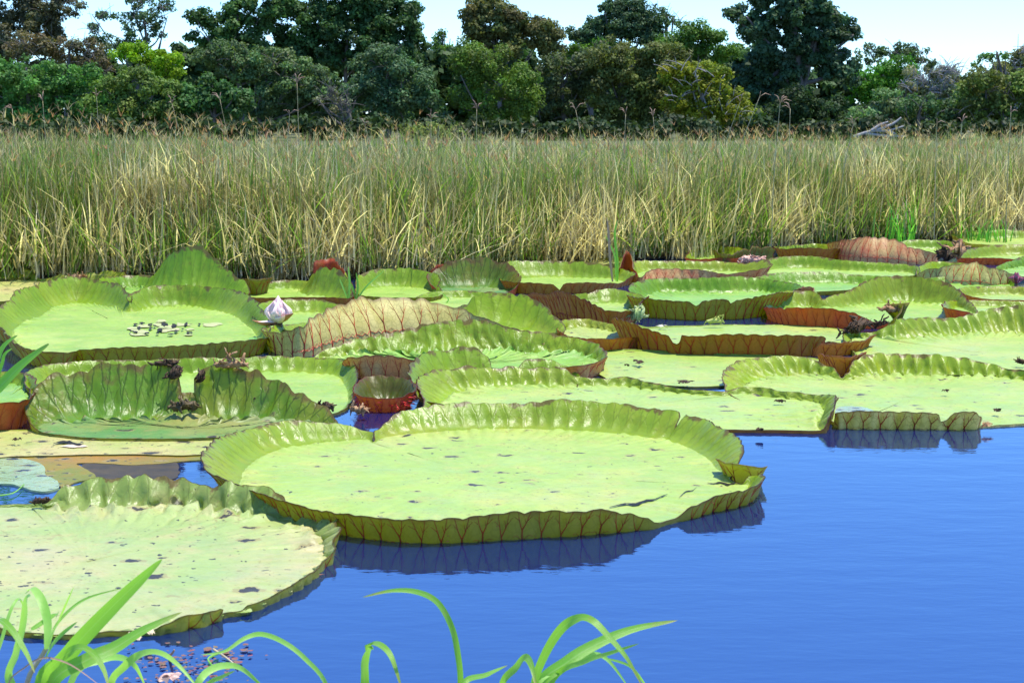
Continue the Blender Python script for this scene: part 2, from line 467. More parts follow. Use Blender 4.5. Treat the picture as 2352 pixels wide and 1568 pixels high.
def veins(G, Nm, k, q, nr, closed, h, width, tall, off=0.002, rnd=None, dens=1.0):
    """raised forked ribs on the outer face of a rim; G outer grid rows x cols"""
    rows, cols = G.shape[:2]
    V = []; F = []
    def samp(kk, s):
        c = kk * q
        if closed: c0 = np.floor(c).astype(int) % cols; c1 = (c0 + 1) % cols
        else:
            c = np.clip(c, 0, cols - 1.001); c0 = np.floor(c).astype(int); c1 = c0 + 1
        fc = (c - np.floor(c))[:, None]
        r = np.clip(s, 0, 1) * (rows - 1.001); r0 = np.floor(r).astype(int); fr = (r - r0)[:, None]
        def g(A): return (A[r0, c0] * (1 - fc) + A[r0, c1] * fc) * (1 - fr) + (A[r0 + 1, c0] * (1 - fc) + A[r0 + 1, c1] * fc) * fr
        nn = g(Nm); nn /= np.linalg.norm(nn, axis=1)[:, None] + 1e-9
        return g(G), nn
    def line(pts, w0, w1):
        pts = np.array(pts, float); m = max(4, len(pts) * 2)
        t = np.linspace(0, 1, len(pts)); tt = np.linspace(0, 1, m)
        kk = np.interp(tt, t, pts[:, 0]); ss = np.interp(tt, t, pts[:, 1])
        P, nn = samp(kk, ss)
        T = np.gradient(P, axis=0); T /= np.linalg.norm(T, axis=1)[:, None] + 1e-9
        S = np.cross(T, nn); w = (w0 + (w1 - w0) * tt)[:, None]
        o = len(V)
        for a, b, c in zip(P - S * w * 0.5 - nn * 0.001, P + nn * (w * 0.75), P + S * w * 0.5 - nn * 0.001):
            V.extend((a, b, c))
        for i in range(m - 1):
            a = o + i * 3
            F.append((a, a + 1, a + 4, a + 3)); F.append((a + 1, a + 2, a + 5, a + 4))
    rr = random.Random(rnd)
    for i in range(nr if closed else nr + 1):
        c = min(int(i * q), len(h) - 1)
        hh = h[c]
        if hh < 0.022: continue
        w = width * rr.uniform(0.75, 1.15)
        j = rr.uniform(-0.1, 0.1)
        sf = rr.uniform(0.38, 0.62) if not tall else rr.uniform(0.5, 0.66)
        line([(i + j, 0.02), (i, sf * 0.5), (i + j * 0.6, sf)], w * 1.3, w)
        a = rr.uniform(0.24, 0.4); b = rr.uniform(0.24, 0.4)
        line([(i + j * 0.6, sf), (i + a * 0.55, sf + (1 - sf) * 0.4), (i + a, 0.99)], w * 0.8, w * 0.3)
        line([(i + j * 0.6, sf), (i - b * 0.55, sf + (1 - sf) * 0.4), (i - b, 0.99)], w * 0.8, w * 0.3)
        if hh > 0.06:
            line([(i + a * 0.5, sf + (1 - sf) * 0.36), (i + a * 0.25, sf + (1 - sf) * 0.7)], w * 0.45, w * 0.2)
            line([(i + a * 0.7, sf + (1 - sf) * 0.5), (i + 0.47, sf + (1 - sf) * 0.75)], w * 0.4, w * 0.2)
            line([(i - b * 0.7, sf + (1 - sf) * 0.5), (i - 0.45, sf + (1 - sf) * 0.7)], w * 0.4, w * 0.2)
            line([(i, sf * 0.55), (i + 0.3, sf * 0.8), (i + 0.5, sf * 0.72)], w * 0.45, w * 0.22)
            line([(i, sf * 0.5), (i - 0.3, sf * 0.78), (i - 0.5, sf * 0.72)], w * 0.45, w * 0.22)
        if tall and hh > 0.16:
            for lv in (0.24, 0.46):
                line([(i, lv), (i + 0.33, lv - 0.07), (i + 0.5, lv - 0.02), (i + 0.67, lv - 0.07), (i + 1, lv)], w * 0.6, w * 0.6)
    return V, F

def spines(G, Nm, h, n, lo, hi, rnd=0, smax=0.9, only_low=False):
    rows, cols = G.shape[:2]; rr = random.Random(rnd); V = []; F = []
    for _ in range(n):
        c = rr.randrange(cols); r = int(rr.random() ** (1.0) * smax * (rows - 1))
        if h[c] < 0.018: continue
        p = G[r, c]; nn = Nm[r, c]
        ln = rr.uniform(lo, hi); d = nn + np.array([rr.uniform(-.4, .4), rr.uniform(-.4, .4), rr.uniform(-.2, .6)])
        d /= np.linalg.norm(d)
        a = np.cross(d, [0.1, 0.2, 1]); a /= np.linalg.norm(a) + 1e-9; b = np.cross(d, a); w = ln * 0.11
        o = len(V)
        V += [p + a * w, p - a * w * .5 + b * w * .87, p - a * w * .5 - b * w * .87, p + d * ln]
        F += [(o, o + 1, o + 3), (o + 1, o + 2, o + 3), (o + 2, o, o + 3)]
    return V, F

def wall_grid(B, Nn, h, k, sc, z0, wav, bulge, crinkle, seed, rows, side, inset, closed=True):
    s = np.linspace(0, 1, rows)[:, None]
    lean = B[:, 3][None]
    n1 = vnoise(B[:, 0] * 2.6, B[:, 1] * 2.6, seed + 1)[None] * 0.07 * wav * np.clip(h / 0.1, 0.3, 1.6)
    n2 = fnoise(B[:, 0] * 9, B[:, 1] * 9, seed + 2)[None] * 0.021 * wav
    bl = bulge * 0.016 * (sc[None] - 0.6) * np.sin(math.pi * np.clip(s, 0, 1)) ** 0.7 * np.clip(h / 0.05, 0.2, 1)
    cr = 0
    if crinkle:
        cr = crinkle * (np.abs(np.sin(math.pi * k[None] + 5 * vnoise(k[None] * 0.6, s * 3, seed + 9))) - 0.5) * (1 - s) ** 1.2 * 0.03 \
            + crinkle * 0.028 * fnoise(B[:, 0][None] * 16, B[:, 1][None] * 16 + s * h[None] * 22, seed + 4) * (1 - s * 0.6)
    lip = 0.03 * np.clip(h / 0.1, 0, 1) * s ** 6
    base = np.where(lean < 0, 1.7 * lean * h[None] * s ** 2.3, lean * h[None] * s ** 1.5) + (n1 + n2) * s ** 0.8 + lip + bl + cr
    if side == 'in':
        x = base - inset[None] * (1 - s) ** 2
        z = z0 + h[None] * s ** 1.5
    else:
        x = base + 0.007 - 0.5 * inset[None] * (1 - s) ** 2
        z = -0.05 + (z0 + h[None] + 0.05) * s ** 1.15
    G = np.empty((rows, len(h), 3))
    G[:, :, 0] = B[:, 0] + Nn[:, 0] * x; G[:, :, 1] = B[:, 1] + Nn[:, 1] * x; G[:, :, 2] = z
    return G

def lily_pad(label, pts, top='fresh', under='olive', vein=None, z=None, sp=0.085, crinkle=0.0, wav=1.0, ragged=0.0,
             bulge=1.0, spine=0, ripple=1.0, tall=False, vw=0.0065, flat=False, group=None, spine_len=(0.008, 0.02), center=None):
    i = PAD_N[0]; PAD_N[0] += 1
    z0 = 0.008 + (i % 9) * 0.0016 if z is None else z * 0.62
    seed = i * 31
    B, Nn, h, k, sc, u, q, nr = build_wall(pts, z0, sp, True, wav, ragged, bulge, seed)
    nc = len(u)
    c = B[:, :2].mean(0) if center is None else at(center[0], center[1], z0)[:2]
    loc = (c[0], c[1], 0.0)
    root = empty("lily_pad", loc)
    tag(root, label, "lily pad", group or "giant water lily pads on the pond")
    inset = np.minimum(h * 0.55 + 0.004, 0.17)
    wrows = 9 if h.max() > 0.03 else 4
    Gi = wall_grid(B, Nn, h, k, sc, z0, wav, bulge, crinkle, seed, wrows, 'in', inset)
    Go = wall_grid(B, Nn, h, k, sc, z0, wav, bulge, crinkle * 0.3, seed, wrows - 1, 'out', inset)
    t = np.array([0.0, 0.35, 0.6, 0.74, 0.83, 0.89, 0.93, 0.955, 0.975, 0.99, 1.0])[:, None]
    edge = Gi[0]
    Gf = np.empty((len(t), nc, 3))
    for a in (0, 1): Gf[:, :, a] = c[a] + (edge[:, a] - c[a]) * t
    dist = np.linalg.norm(edge[:, :2] - c, axis=1)[None] * (1 - t)
    fade = np.exp(-dist / 0.13) * np.clip(h / 0.07, 0.05, 1.3)
    rp = ripple * (0.010 * (sc[None] - 0.45) + 0.012 * fnoise(Gf[:, :, 0] * 12, Gf[:, :, 1] * 12, seed + 6)) * fade
    rp = rp + 0.004 * fnoise(Gf[:, :, 0] * 2, Gf[:, :, 1] * 2, seed + 7) * np.clip(dist / 0.2, 0, 1)
    if crinkle:
        rp = rp + crinkle * 0.06 * (0.5 - np.abs(fnoise(Gf[:, :, 0] * 10, Gf[:, :, 1] * 10, seed + 8))) * np.exp(-dist / 0.3) * np.clip(h / 0.1, 0, 1)
    bl = np.clip(1 - (1 - t) * 0 - (t >= 1.0) * 1.0, 0, 1)
    Gf[:, :, 2] = z0 + np.maximum(rp, -0.010) * bl
    ALL = np.vstack([Gf[:-1], Gi]); Na = grid_normals(ALL, True)
    if Na[len(t) - 4, :, 2].mean() < 0: Na = -Na
    Na[:3] = (0, 0, 1)
    nf = len(t)
    Fb = grid_faces(nf, nc, True, 0, True)
    # orientation: blade faces up
    mesh_obj("blade", ALL[:nf].reshape(-1, 3), Fb, TOP[top][0], root, loc, normals=Na[:nf].reshape(-1, 3))
    if not flat:
        V = np.vstack([Gi.reshape(-1, 3), Go.reshape(-1, 3)])
        F1 = grid_faces(wrows, nc, True, 0, True); ro = wrows - 1
        F2 = grid_faces(ro, nc, True, wrows * nc, False)
        j = np.arange(nc); j2 = (j + 1) % nc
        a0 = (wrows - 1) * nc; b0 = wrows * nc + (ro - 1) * nc
        F3 = np.stack([a0 + j, b0 + j, b0 + j2, a0 + j2], 1)
        F = np.vstack([F1, F2, F3])
        fm = np.concatenate([np.zeros(len(F1)), np.ones(len(F2)), np.ones(len(F3))]).astype(int)
        uv = np.zeros((len(V), 2)); 
        uv[:, 0] = np.concatenate([np.tile(k, wrows), np.tile(k, ro)])
        uv[:, 1] = np.concatenate([np.repeat(np.linspace(0, 1, wrows), nc), np.repeat(np.linspace(0, 1, ro), nc)])
        No = grid_normals(Go, True)
        if (No[:, :, 0] * Nn[:, 0] + No[:, :, 1] * Nn[:, 1]).mean() < 0: No = -No
        nrm = np.vstack([Na[nf - 1:].reshape(-1, 3), No.reshape(-1, 3)])
        um = UNDER[under]
        rim = mesh_obj("rim", V, F, [TOP[top][1], um], root, loc, fmat=fm, uv=uv, normals=nrm)
        vv, vf = veins(Go, No, k, q, nr, True, h, vw, tall, rnd=seed)
        if vv: tag(mesh_obj("vein_network", vv, vf, vein or VEIN, rim, loc, smooth=False), kind="stuff")
        if spine:
            sv_, sf_ = spines(Go, No, h, spine, *spine_len, rnd=seed)
            if sv_: tag(mesh_obj("spines", sv_, sf_, SPINE if vein is None else vein, rim, loc, smooth=False), kind="stuff")
    return root, loc

def flap(name, pts, parent, loc, top='torn', under='olive', z=0.015, sp=0.085, crinkle=0.0, wav=1.0, ragged=0.0, mats=None, vein=None, veins_on=True,
         label=None, tall=False, vw=0.006, thick=True, cat=None):
    """an open strip of upturned leaf: a curled or torn piece of rim"""
    seed = (len(pts) * 37 + int(pts[0][0]))
    B, Nn, h, k, sc, u, q, nr = build_wall(pts, z, sp, False, wav, ragged, 1.0, seed)
    nc = len(u)
    inset = np.minimum(h * 0.4, 0.08)
    Gi = wall_grid(B, Nn, h, k, sc, z, wav, 1, crinkle, seed, 8, 'in', inset, False)
    Go = wall_grid(B, Nn, h, k, sc, z, wav, 1, crinkle * .3, seed, 8, 'out', inset, False)
    V = np.vstack([Gi.reshape(-1, 3), Go.reshape(-1, 3)])
    F1 = grid_faces(8, nc, False, 0, True); F2 = grid_faces(8, nc, False, 8 * nc, False)
    j = np.arange(nc - 1); a0 = 7 * nc; b0 = 15 * nc
    F3 = np.stack([a0 + j, b0 + j, b0 + j + 1, a0 + j + 1], 1)
    i = np.arange(7)
    F4 = np.stack([i * nc, 8 * nc + i * nc, 8 * nc + (i + 1) * nc, (i + 1) * nc], 1)
    F5 = F4 + (nc - 1)
    F = np.vstack([F1, F2, F3, F4, F5[:, ::-1]])
    fm = np.concatenate([np.zeros(len(F1)), np.ones(len(F) - len(F1))]).astype(int)
    uv = np.zeros((len(V), 2)); uv[:, 0] = np.tile(k, 16); uv[:, 1] = np.tile(np.repeat(np.linspace(0, 1, 8), nc), 2)
    if mats is None: mats = [TOP[top][1], UNDER[under]]
    own = parent is None
    if own: loc = (B[:, 0].mean(), B[:, 1].mean(), 0)
    if own:
        root = empty(name, loc); par = root; pname = "curled_leaf"
    else:
        root = None; par = parent; pname = name
    o = mesh_obj(pname, V, F, mats, par, loc, fmat=fm, uv=uv)
    if veins_on:
        No = grid_normals(Go, False)
        if (No[:, :, 0] * Nn[:, 0] + No[:, :, 1] * Nn[:, 1]).mean() < 0: No = -No
        vv, vf = veins(Go, No, k, q, nr, False, h, vw, tall, rnd=seed)
        if vv: tag(mesh_obj("vein_network", vv, vf, vein or VEIN, o, loc, smooth=False), kind="stuff")
    if own: tag(root, label, cat or "leaf")
    return root or o

# ------------------------------------------------------------------ ground and water
EDGE_PX = [(-900, 652), (-300, 638), (0, 640), (350, 642), (700, 643), (1000, 630), (1150, 612), (1350, 601), (1500, 594), (1700, 580), (1900, 563), (2150, 550), (2352, 539), (2700, 516), (3400, 490)]
EDGE = np.array([at(x, y)[:2] for x, y in EDGE_PX])
def edgeY(x): return np.interp(x, EDGE[:, 0], EDGE[:, 1])
soil, n, l = new_mat("marsh_soil")
geo = N(n, "ShaderNodeNewGeometry"); w = geo.outputs['Position']
cc = mixc(n, l, ramp(n, l, noise(n, l, w, 3, 6, 0.7), [(0.35, 0), (0.65, 1)]), (0.06, 0.05, 0.028), (0.20, 0.16, 0.09))
sg = N(n, "ShaderNodeSeparateXYZ"); l.new(w, sg.inputs[0])
far = N(n, "ShaderNodeMapRange"); l.new(sg.outputs[1], far.inputs[0]); far.inputs[1].default_value = 22; far.inputs[2].default_value = 32
cc = mixc(n, l, far.outputs[0], cc, mixc(n, l, noise(n, l, w, 1.5, 5), (0.05, 0.065, 0.02), (0.12, 0.12, 0.045)))   # low marsh herbs behind the reeds
finish(n, l, cc, 0.9, noise(n, l, w, 14, 5), 0.9, 0.03)
xs = np.concatenate([[-2500, -600, -150, -60], np.linspace(-24, 24, 61), [60, 150, 600, 2500]])
rowsY = []
for x in xs:
    e = float(edgeY(x))
    rowsY.append([(-60, 0.25), (0, 0.12), (3.6, 0.08), (4.25, 0.04), (4.55, -0.12), (6, -0.35), (10, -0.4), (e - 1.2, -0.3), (e - 0.35, -0.05), (e + 0.1, 0.03), (e + 1.5, 0.05), (e + 6, 0.05), (60, 0.06), (120, 0.08), (400, 0.3), (3500, 0.5)])
rowsY = np.array(rowsY)
nr_ = rowsY.shape[1]
V = np.empty((nr_, len(xs), 3)); V[:, :, 0] = xs[None]; V[:, :, 1] = rowsY[:, :, 0].T; V[:, :, 2] = rowsY[:, :, 1].T
V[8:11, :, 1] += 0.25 * fnoise(xs * 1.3, 0.0, 3)[None]
tag(mesh_obj("ground", V.reshape(-1, 3), grid_faces(nr_, len(xs), False), soil), kind="structure")

wm, n, l = new_mat("pond_water")
out = N(n, "ShaderNodeOutputMaterial")
geo = N(n, "ShaderNodeNewGeometry"); w = geo.outputs['Position']
b1 = noise(n, l, w, 2.2, 4, 0.6, (1.0, 2.4, 1.0)); b2 = noise(n, l, w, 16, 3, 0.5, (0.7, 2.0, 1.0))
ad = N(n, "ShaderNodeMath", operation='MULTIPLY_ADD'); l.new(b2, ad.inputs[0]); ad.inputs[1].default_value = 0.12; l.new(b1, ad.inputs[2])
bp = N(n, "ShaderNodeBump"); bp.inputs['Strength'].default_value = 0.22; bp.inputs['Distance'].default_value = 0.012
l.new(ad.outputs[0], bp.inputs['Height'])
gl = N(n, "ShaderNodeBsdfGlossy"); gl.inputs['Roughness'].default_value = 0.02; l.new(bp.outputs[0], gl.inputs['Normal'])
gl.inputs[0].default_value = (0.80, 0.92, 1.0, 1)
df = N(n, "ShaderNodeBsdfDiffuse"); df.inputs[0].default_value = (0.004, 0.014, 0.090, 1)
tr = N(n, "ShaderNodeBsdfTransparent"); tr.inputs[0].default_value = (0.45, 0.5, 0.3, 1)
m1 = N(n, "ShaderNodeMixShader"); m1.inputs[0].default_value = 0.85; l.new(tr.outputs[0], m1.inputs[1]); l.new(df.outputs[0], m1.inputs[2])
fr = N(n, "ShaderNodeFresnel"); fr.inputs[0].default_value = 3.2; l.new(bp.outputs[0], fr.inputs['Normal'])
m2 = N(n, "ShaderNodeMixShader"); l.new(fr.outputs[0], m2.inputs[0]); l.new(m1.outputs[0], m2.inputs[1]); l.new(gl.outputs[0], m2.inputs[2])
l.new(m2.outputs[0], out.inputs[0])
tag(mesh_obj("pond_water", [(-60, 3.9, 0), (60, 3.9, 0), (60, 42, 0), (-60, 42, 0)], [(0, 1, 2, 3)], wm, smooth=False), kind="structure")

# ------------------------------------------------------------------ lily pads, near to far
# every row: picture x, y of the foot of the rim, rim height in picture units, lean (outwards +)
pad_a, la = lily_pad("largest round pad in the foreground, pale tray with dark veined front rim",
    [(845, 1007, 14, .5), (858, 1016, 0, 0), (872, 1004, 16, .3), (946, 991, 44, .25), (1087, 981, 50, .25), (1200, 979, 52, .25), (1280, 981, 54, .2), (1400, 987, 54, .2),
     (1492, 998, 52, .2), (1530, 1003, 50, .2), (1539, 1006, 16, .2), (1548, 1007, 50, .2), (1600, 1022, 52, .3), (1650, 1050, 50, .5), (1668, 1072, 44, .9), (1674, 1090, 16, 1.0), (1676, 1104, 0, 0), (1700, 1114, 0, .1), (1726, 1112, 20, .1),
     (1738, 1120, 34, .1), (1732, 1136, 40, .12), (1711, 1150, 38, .15), (1632, 1168, 36, .15), (1580, 1184, 26, .1), (1548, 1192, 2, 0), (1512, 1200, 0, 0), (1500, 1206, 8, .05), (1480, 1208, 22, .05), (1434, 1212, 38, .05), (1368, 1218, 52, .06),
     (1236, 1230, 57, .08), (1170, 1234, 58, .1), (1003, 1238, 57, .1), (867, 1230, 54, .1), (779, 1217, 52, .1), (700, 1200, 48, .12), (620, 1178, 48, .2), (560, 1155, 50, .3), (524, 1126, 52, .42), (520, 1096, 54, .48), (545, 1064, 56, .42),
     (600, 1036, 50, .35), (670, 1020, 46, .3), (760, 1010, 36, .3)], 'pale', 'olive', z=0.022, spine=260, ragged=0.10, sp=0.078, center=(1100, 1090))
pad_b, lb = lily_pad("pale spotted pad at the lower left corner with a crinkled shiny back rim",
    [(-300, 1270, 20, .3), (-250, 1215, 20), (-120, 1178, 10), (0, 1165, 4), (60, 1163, 4), (105, 1166, 12), (150, 1166, 44), (220, 1166, 66), (330, 1168, 74), (420, 1170, 70), (500, 1175, 60), (570, 1180, 60),
     (625, 1187, 48), (650, 1194, 12), (668, 1202, 4), (684, 1208, 30, .4), (725, 1216, 40, .5), (750, 1242, 38, .5), (756, 1272, 26, .4), (735, 1308, 12, .2), (690, 1345, 12, .1), (620, 1379, 9, .1), (570, 1400, 11, .1), (553, 1405, 1), (505, 1411, 1),
     (494, 1418, 24, .1), (430, 1434, 30, .1), (372, 1447, 14), (350, 1449, 1), (255, 1449, 0), (116, 1457, 0), (0, 1442, 2), (-150, 1420, 2), (-270, 1350, 10)], 'old', 'green', z=0.020,
    crinkle=1.1, ragged=0.35, spine=160, sp=0.085, ripple=1.6, bulge=2.2, center=(200, 1290))
pad_c, lc = lily_pad("kidney shaped pad at the left, notched front and back, middle riddled with holes",
    [(60, 728, 50, .3), (100, 705, 54, .2), (170, 692, 53, .12), (240, 697, 46, .1), (285, 706, 32, .1), (298, 716, 22, 0), (312, 710, 34, .1), (366, 703, 44, .12), (450, 702, 46, .12), (530, 715, 44, .15), (580, 738, 40, .2), (608, 774, 32, .15), (600, 806, 30),
     (567, 816, 36), (486, 826, 38), (324, 834, 39), (230, 835, 36), (194, 834, 32), (176, 828, 10), (158, 838, 32), (113, 842, 40), (55, 824, 42, .1), (18, 793, 38, .2), (8, 765, 34, .3), (25, 745, 40, .4)], 'fresh', 'olive', spine=60, ripple=1.6, crinkle=0.12, sp=0.09)
pad_l, ll = lily_pad("long bright tray pad behind the torn lobed leaf, left of the small red cup",
    [(78, 885, 30, .3), (110, 868, 30), (200, 860, 30), (308, 857, 28), (486, 854, 32), (600, 853, 33), (700, 854, 32), (780, 860, 32), (806, 878, 30, .1), (808, 908, 14, .1), (800, 928, 3), (770, 950, 1),
     (700, 968, 0), (500, 985, 0), (200, 982, 0), (95, 952, 10), (72, 912, 20)], 'fresh', 'olive', z=0.014, crinkle=0.1, ragged=.1)
pad_n, ln_ = lily_pad("dark torn pad with two tall raised lobes and dried brown tops at the left",
    [(76, 982, 16, .2), (92, 972, 52, .15), (160, 962, 108, .15), (240, 958, 132, .12), (310, 957, 126, .1), (345, 957, 118, .1), (370, 957, 122, .1), (392, 958, 112, .1), (399, 959, 72, .1), (408, 960, 54, .1), (430, 960, 52, .1), (452, 960, 54, .1),
     (460, 959, 96, .1), (470, 958, 114, .1), (500, 958, 122, .12), (530, 958, 122, .12), (580, 959, 106, .12), (620, 961, 86, .15), (670, 967, 66, .15), (720, 975, 44, .2), (765, 985, 15, .2), (740, 998, 2), (600, 1003, 1), (400, 1008, 1),
     (200, 1005, 1), (100, 995, 2)], 'torn', 'green', z=0.026, crinkle=0.75, ragged=0.16, ripple=2, tall=True, center=(420, 985))
lily_pad("small pad at the left edge with a red ribbed outer rim under the grass leaf",
    [(-140, 930, 50), (-60, 890, 28), (0, 880, 24), (50, 884, 24), (80, 905, 28), (82, 932, 40), (70, 955, 58), (48, 974, 62), (0, 984, 64), (-70, 980, 64), (-130, 960, 60)], 'lush', 'red', crinkle=.6, spine=60, z=0.03)
flat_o, lo = lily_pad("flat yellowish pad with dried pink edge strips, in front of the dark torn lobed pad",
    [(-150, 1012, 0), (0, 990, 0), (200, 992, 1), (480, 990, 1), (552, 996, 1), (530, 1020, 1), (485, 1043, 0), (250, 1045, 0), (80, 1048, 0), (-50, 1052, 0), (-150, 1042, 0)], 'yellow', 'olive', z=0.012, ripple=0.3)

# cup and its neighbours
lily_pad("small red spiny cup shaped young pad standing in open water",
    [(831, 928, 44, .05), (850, 919, 50, .05), (884, 916, 50, .05), (918, 918, 50, .05), (938, 927, 46, .05), (934, 936, 38, .02), (905, 942, 33), (884, 943, 32), (862, 942, 33), (838, 937, 38)], 'dark', 'red', vein=VEIN_BRIGHT,
    spine=420, spine_len=(.02, .05), sp=0.06, crinkle=.25, z=0.012, vw=.007)
lily_pad("broad raised pad with crinkled glossy back wall and red ribbed right end, centre",
    [(722, 828, 5), (760, 824, 22), (830, 820, 42, .2), (905, 818, 52, .25), (1002, 816, 72, .3), (1100, 814, 72, .3), (1200, 814, 52, .3), (1290, 817, 42, .25), (1348, 822, 35, .2), (1378, 834, 26, .2), (1382, 850, 28, .1), (1366, 862, 33, .1),
     (1336, 869, 32), (1297, 868, 26), (1250, 868, 12), (1180, 868, 4), (1050, 868, 12), (958, 868, 44), (900, 868, 52), (850, 868, 52), (812, 866, 46), (790, 856, 16), (760, 842, 4)], 'lush', 'rose', vein=VEIN_BRIGHT,
    z=0.016, crinkle=1.7, ripple=2.5, tall=True, spine=60)
lily_pad("pad with tall smooth curling left wall and dried flap, right of the red cup",
    [(975, 925, 45, .35), (968, 908, 52, .3), (980, 890, 62, .25), (1005, 878, 68, .2), (1050, 872, 67, .15), (1083, 871, 68, .1), (1105, 872, 55), (1128, 874, 24), (1150, 874, 10), (1190, 872, 26), (1226, 870, 46), (1262, 870, 46), (1292, 870, 30), (1325, 874, 16),
     (1310, 900, 3), (1200, 930, 2), (1050, 940, 8), (990, 940, 20, .4)], 'fresh', 'olive', ragged=.12, z=0.010)
pad_u, lu = lily_pad("wide flat pale pad with a low crumpled rim, directly behind the largest pad",
    [(988, 938, 26, .5), (1004, 915, 44, .5), (1030, 900, 48, .4), (1080, 893, 46), (1150, 888, 42), (1223, 886, 42), (1290, 886, 38), (1325, 886, 22), (1360, 885, 16), (1430, 885, 17), (1480, 892, 14), (1580, 904, 10), (1660, 908, 9), (1720, 905, 16),
     (1790, 913, 14), (1860, 920, 15), (1896, 930, 26, .2), (1912, 950, 38, .1), (1906, 972, 44, .05), (1893, 986, 30, 0), (1884, 989, 2), (1800, 988, 0), (1700, 987, 0), (1600, 984, 0), (1500, 970, 0), (1200, 956, 0), (1000, 966, 3), (975, 955, 10)], 'pale', 'russet',
    z=0.020, ragged=0.25, crinkle=0.5, ripple=1.5, bulge=2)
pad_v, lv = lily_pad("pale right pad with notched back rim and brown ribbed front rim mirrored in water",
    [(1680, 905, 8, .5), (1692, 886, 30, .5), (1730, 870, 38, .35), (1790, 862, 42, .2), (1850, 860, 37, .1), (1900, 864, 22), (1934, 872, 4), (1948, 870, 14), (1972, 864, 34), (2007, 860, 47), (2076, 860, 48), (2146, 862, 44), (2198, 862, 37), (2264, 864, 28),
     (2320, 868, 20), (2420, 880, 25), (2520, 910, 30), (2500, 945, 10), (2400, 970, 0), (2352, 975, 0), (2248, 979, 0), (2236, 982, 28), (2222, 983, 44), (2185, 984, 44), (2166, 984, 20), (2158, 984, 18), (2150, 984, 40), (2041, 984, 44), (1935, 984, 42),
     (1924, 983, 36), (1918, 975, 6), (1900, 965, 0), (1800, 945, 0), (1720, 925, 2)], 'pale', 'tan', z=0.008, ragged=0.12, crinkle=0.5, ripple=1.6, vw=.009, spine=40, bulge=2.6)
lily_pad("flat pale pad floating in the middle, in front of the long red veined rim",
    [(1388, 808, 2), (1440, 805, 3), (1600, 813, 4), (1787, 820, 4), (1870, 824, 2), (1900, 837, 0), (1800, 862, 0), (1700, 884, 0), (1600, 889, 0), (1501, 884, 0), (1400, 876, 0), (1372, 845, 0)], 'pale', 'olive', z=0.012, ripple=.6)

# middle row
pad_j, lj = lily_pad("pad folded high in front, tan underside with branching red veins facing the viewer",
    [(622, 802, 42, 0), (645, 814, 50, -.1), (694, 819, 66, -.2), (759, 806, 84, -.35), (807, 797, 92, -.4), (875, 789, 101, -.45), (921, 784, 98, -.45), (985, 780, 93, -.45), (1050, 776, 72, -.4), (1110, 776, 48, -.3), (1164, 776, 28, -.2), (1230, 778, 14, 0),
     (1285, 775, 12, .1), (1268, 764, 33, .15), (1232, 756, 56, .15), (1180, 752, 76, .1), (1131, 750, 80, .08), (1083, 750, 68), (1055, 748, 46), (1000, 738, 15), (900, 738, 8), (800, 742, 8), (700, 757, 15), (645, 778, 30)], 'fresh', 'tan',
    tall=True, sp=0.125, vw=.010, spine=40, z=.02, ragged=.04)
lily_pad("plain green tray pad behind the pink flower, its rear rim low and even",
    [(600, 725, 22), (650, 717, 29), (710, 716, 27), (780, 720, 20), (840, 726, 10), (810, 748, 3), (720, 768, 14), (665, 775, 18), (615, 762, 15)], 'fresh', 'olive')
lily_pad("narrow green pad showing behind the tan folded pad, below the cupped one",
    [(950, 694, 5), (1000, 685, 15), (1060, 682, 15), (1130, 686, 10), (1110, 708, 3), (1000, 713, 3)], 'fresh', 'olive')
lily_pad("pad with long dark red veined front rim and torn gap, right of centre",
    [(1428, 775, 40, .1), (1437, 788, 56, .05), (1470, 799, 60), (1501, 805, 52), (1544, 811, 46), (1553, 812, 26), (1567, 812, 30), (1572, 813, 48), (1700, 817, 52), (1800, 818, 52), (1870, 814, 46), (1885, 806, 22), (1940, 792, 5), (1960, 768, 2), (1900, 752, 1), (1787, 747, 1),
     (1650, 748, 2), (1500, 754, 3), (1450, 762, 20)], 'pale', 'russet', vw=.010, spine=180, z=.013, sp=.095)
lily_pad("small crinkled pad with an orange front rim and a red spiny tip, centre right",
    [(1283, 766, 15), (1290, 757, 20), (1340, 753, 20), (1392, 760, 16), (1425, 765, 5), (1462, 779, 8), (1464, 796, 22), (1430, 801, 28), (1388, 804, 28), (1340, 797, 22), (1300, 783, 16)], 'pale', 'orange', crinkle=.8, spine=90, vein=VEIN_BRIGHT, z=.022)
lily_pad("pad with high brown veined front and smooth green back lobe, right of the folded pad",
    [(1215, 702, 25), (1252, 717, 42), (1310, 738, 66), (1356, 744, 55, .05), (1410, 753, 40, .05), (1450, 740, 38, .1), (1474, 716, 36, .15), (1470, 700, 18), (1450, 697, 24, .1), (1400, 694, 30), (1350, 696, 22), (1280, 691, 12), (1230, 692, 12)], 'fresh', 'russet',
    tall=True, spine=160, vw=.009, z=.024)
lily_pad("long green tray pad with dark olive front rim over a strip of black water",
    [(1452, 692, 14), (1470, 681, 30), (1518, 671, 32), (1647, 671, 33), (1744, 669, 32), (1800, 675, 28), (1828, 683, 26), (1800, 703, 32), (1760, 715, 44), (1744, 722, 46), (1700, 727, 42), (1682, 728, 40), (1676, 728, 26), (1670, 728, 42), (1615, 730, 41), (1597, 730, 28), (1580, 730, 38), (1482, 723, 40), (1458, 710, 32)],
    'lush', 'olive', crinkle=.3, ripple=2, z=.03, vw=.008)
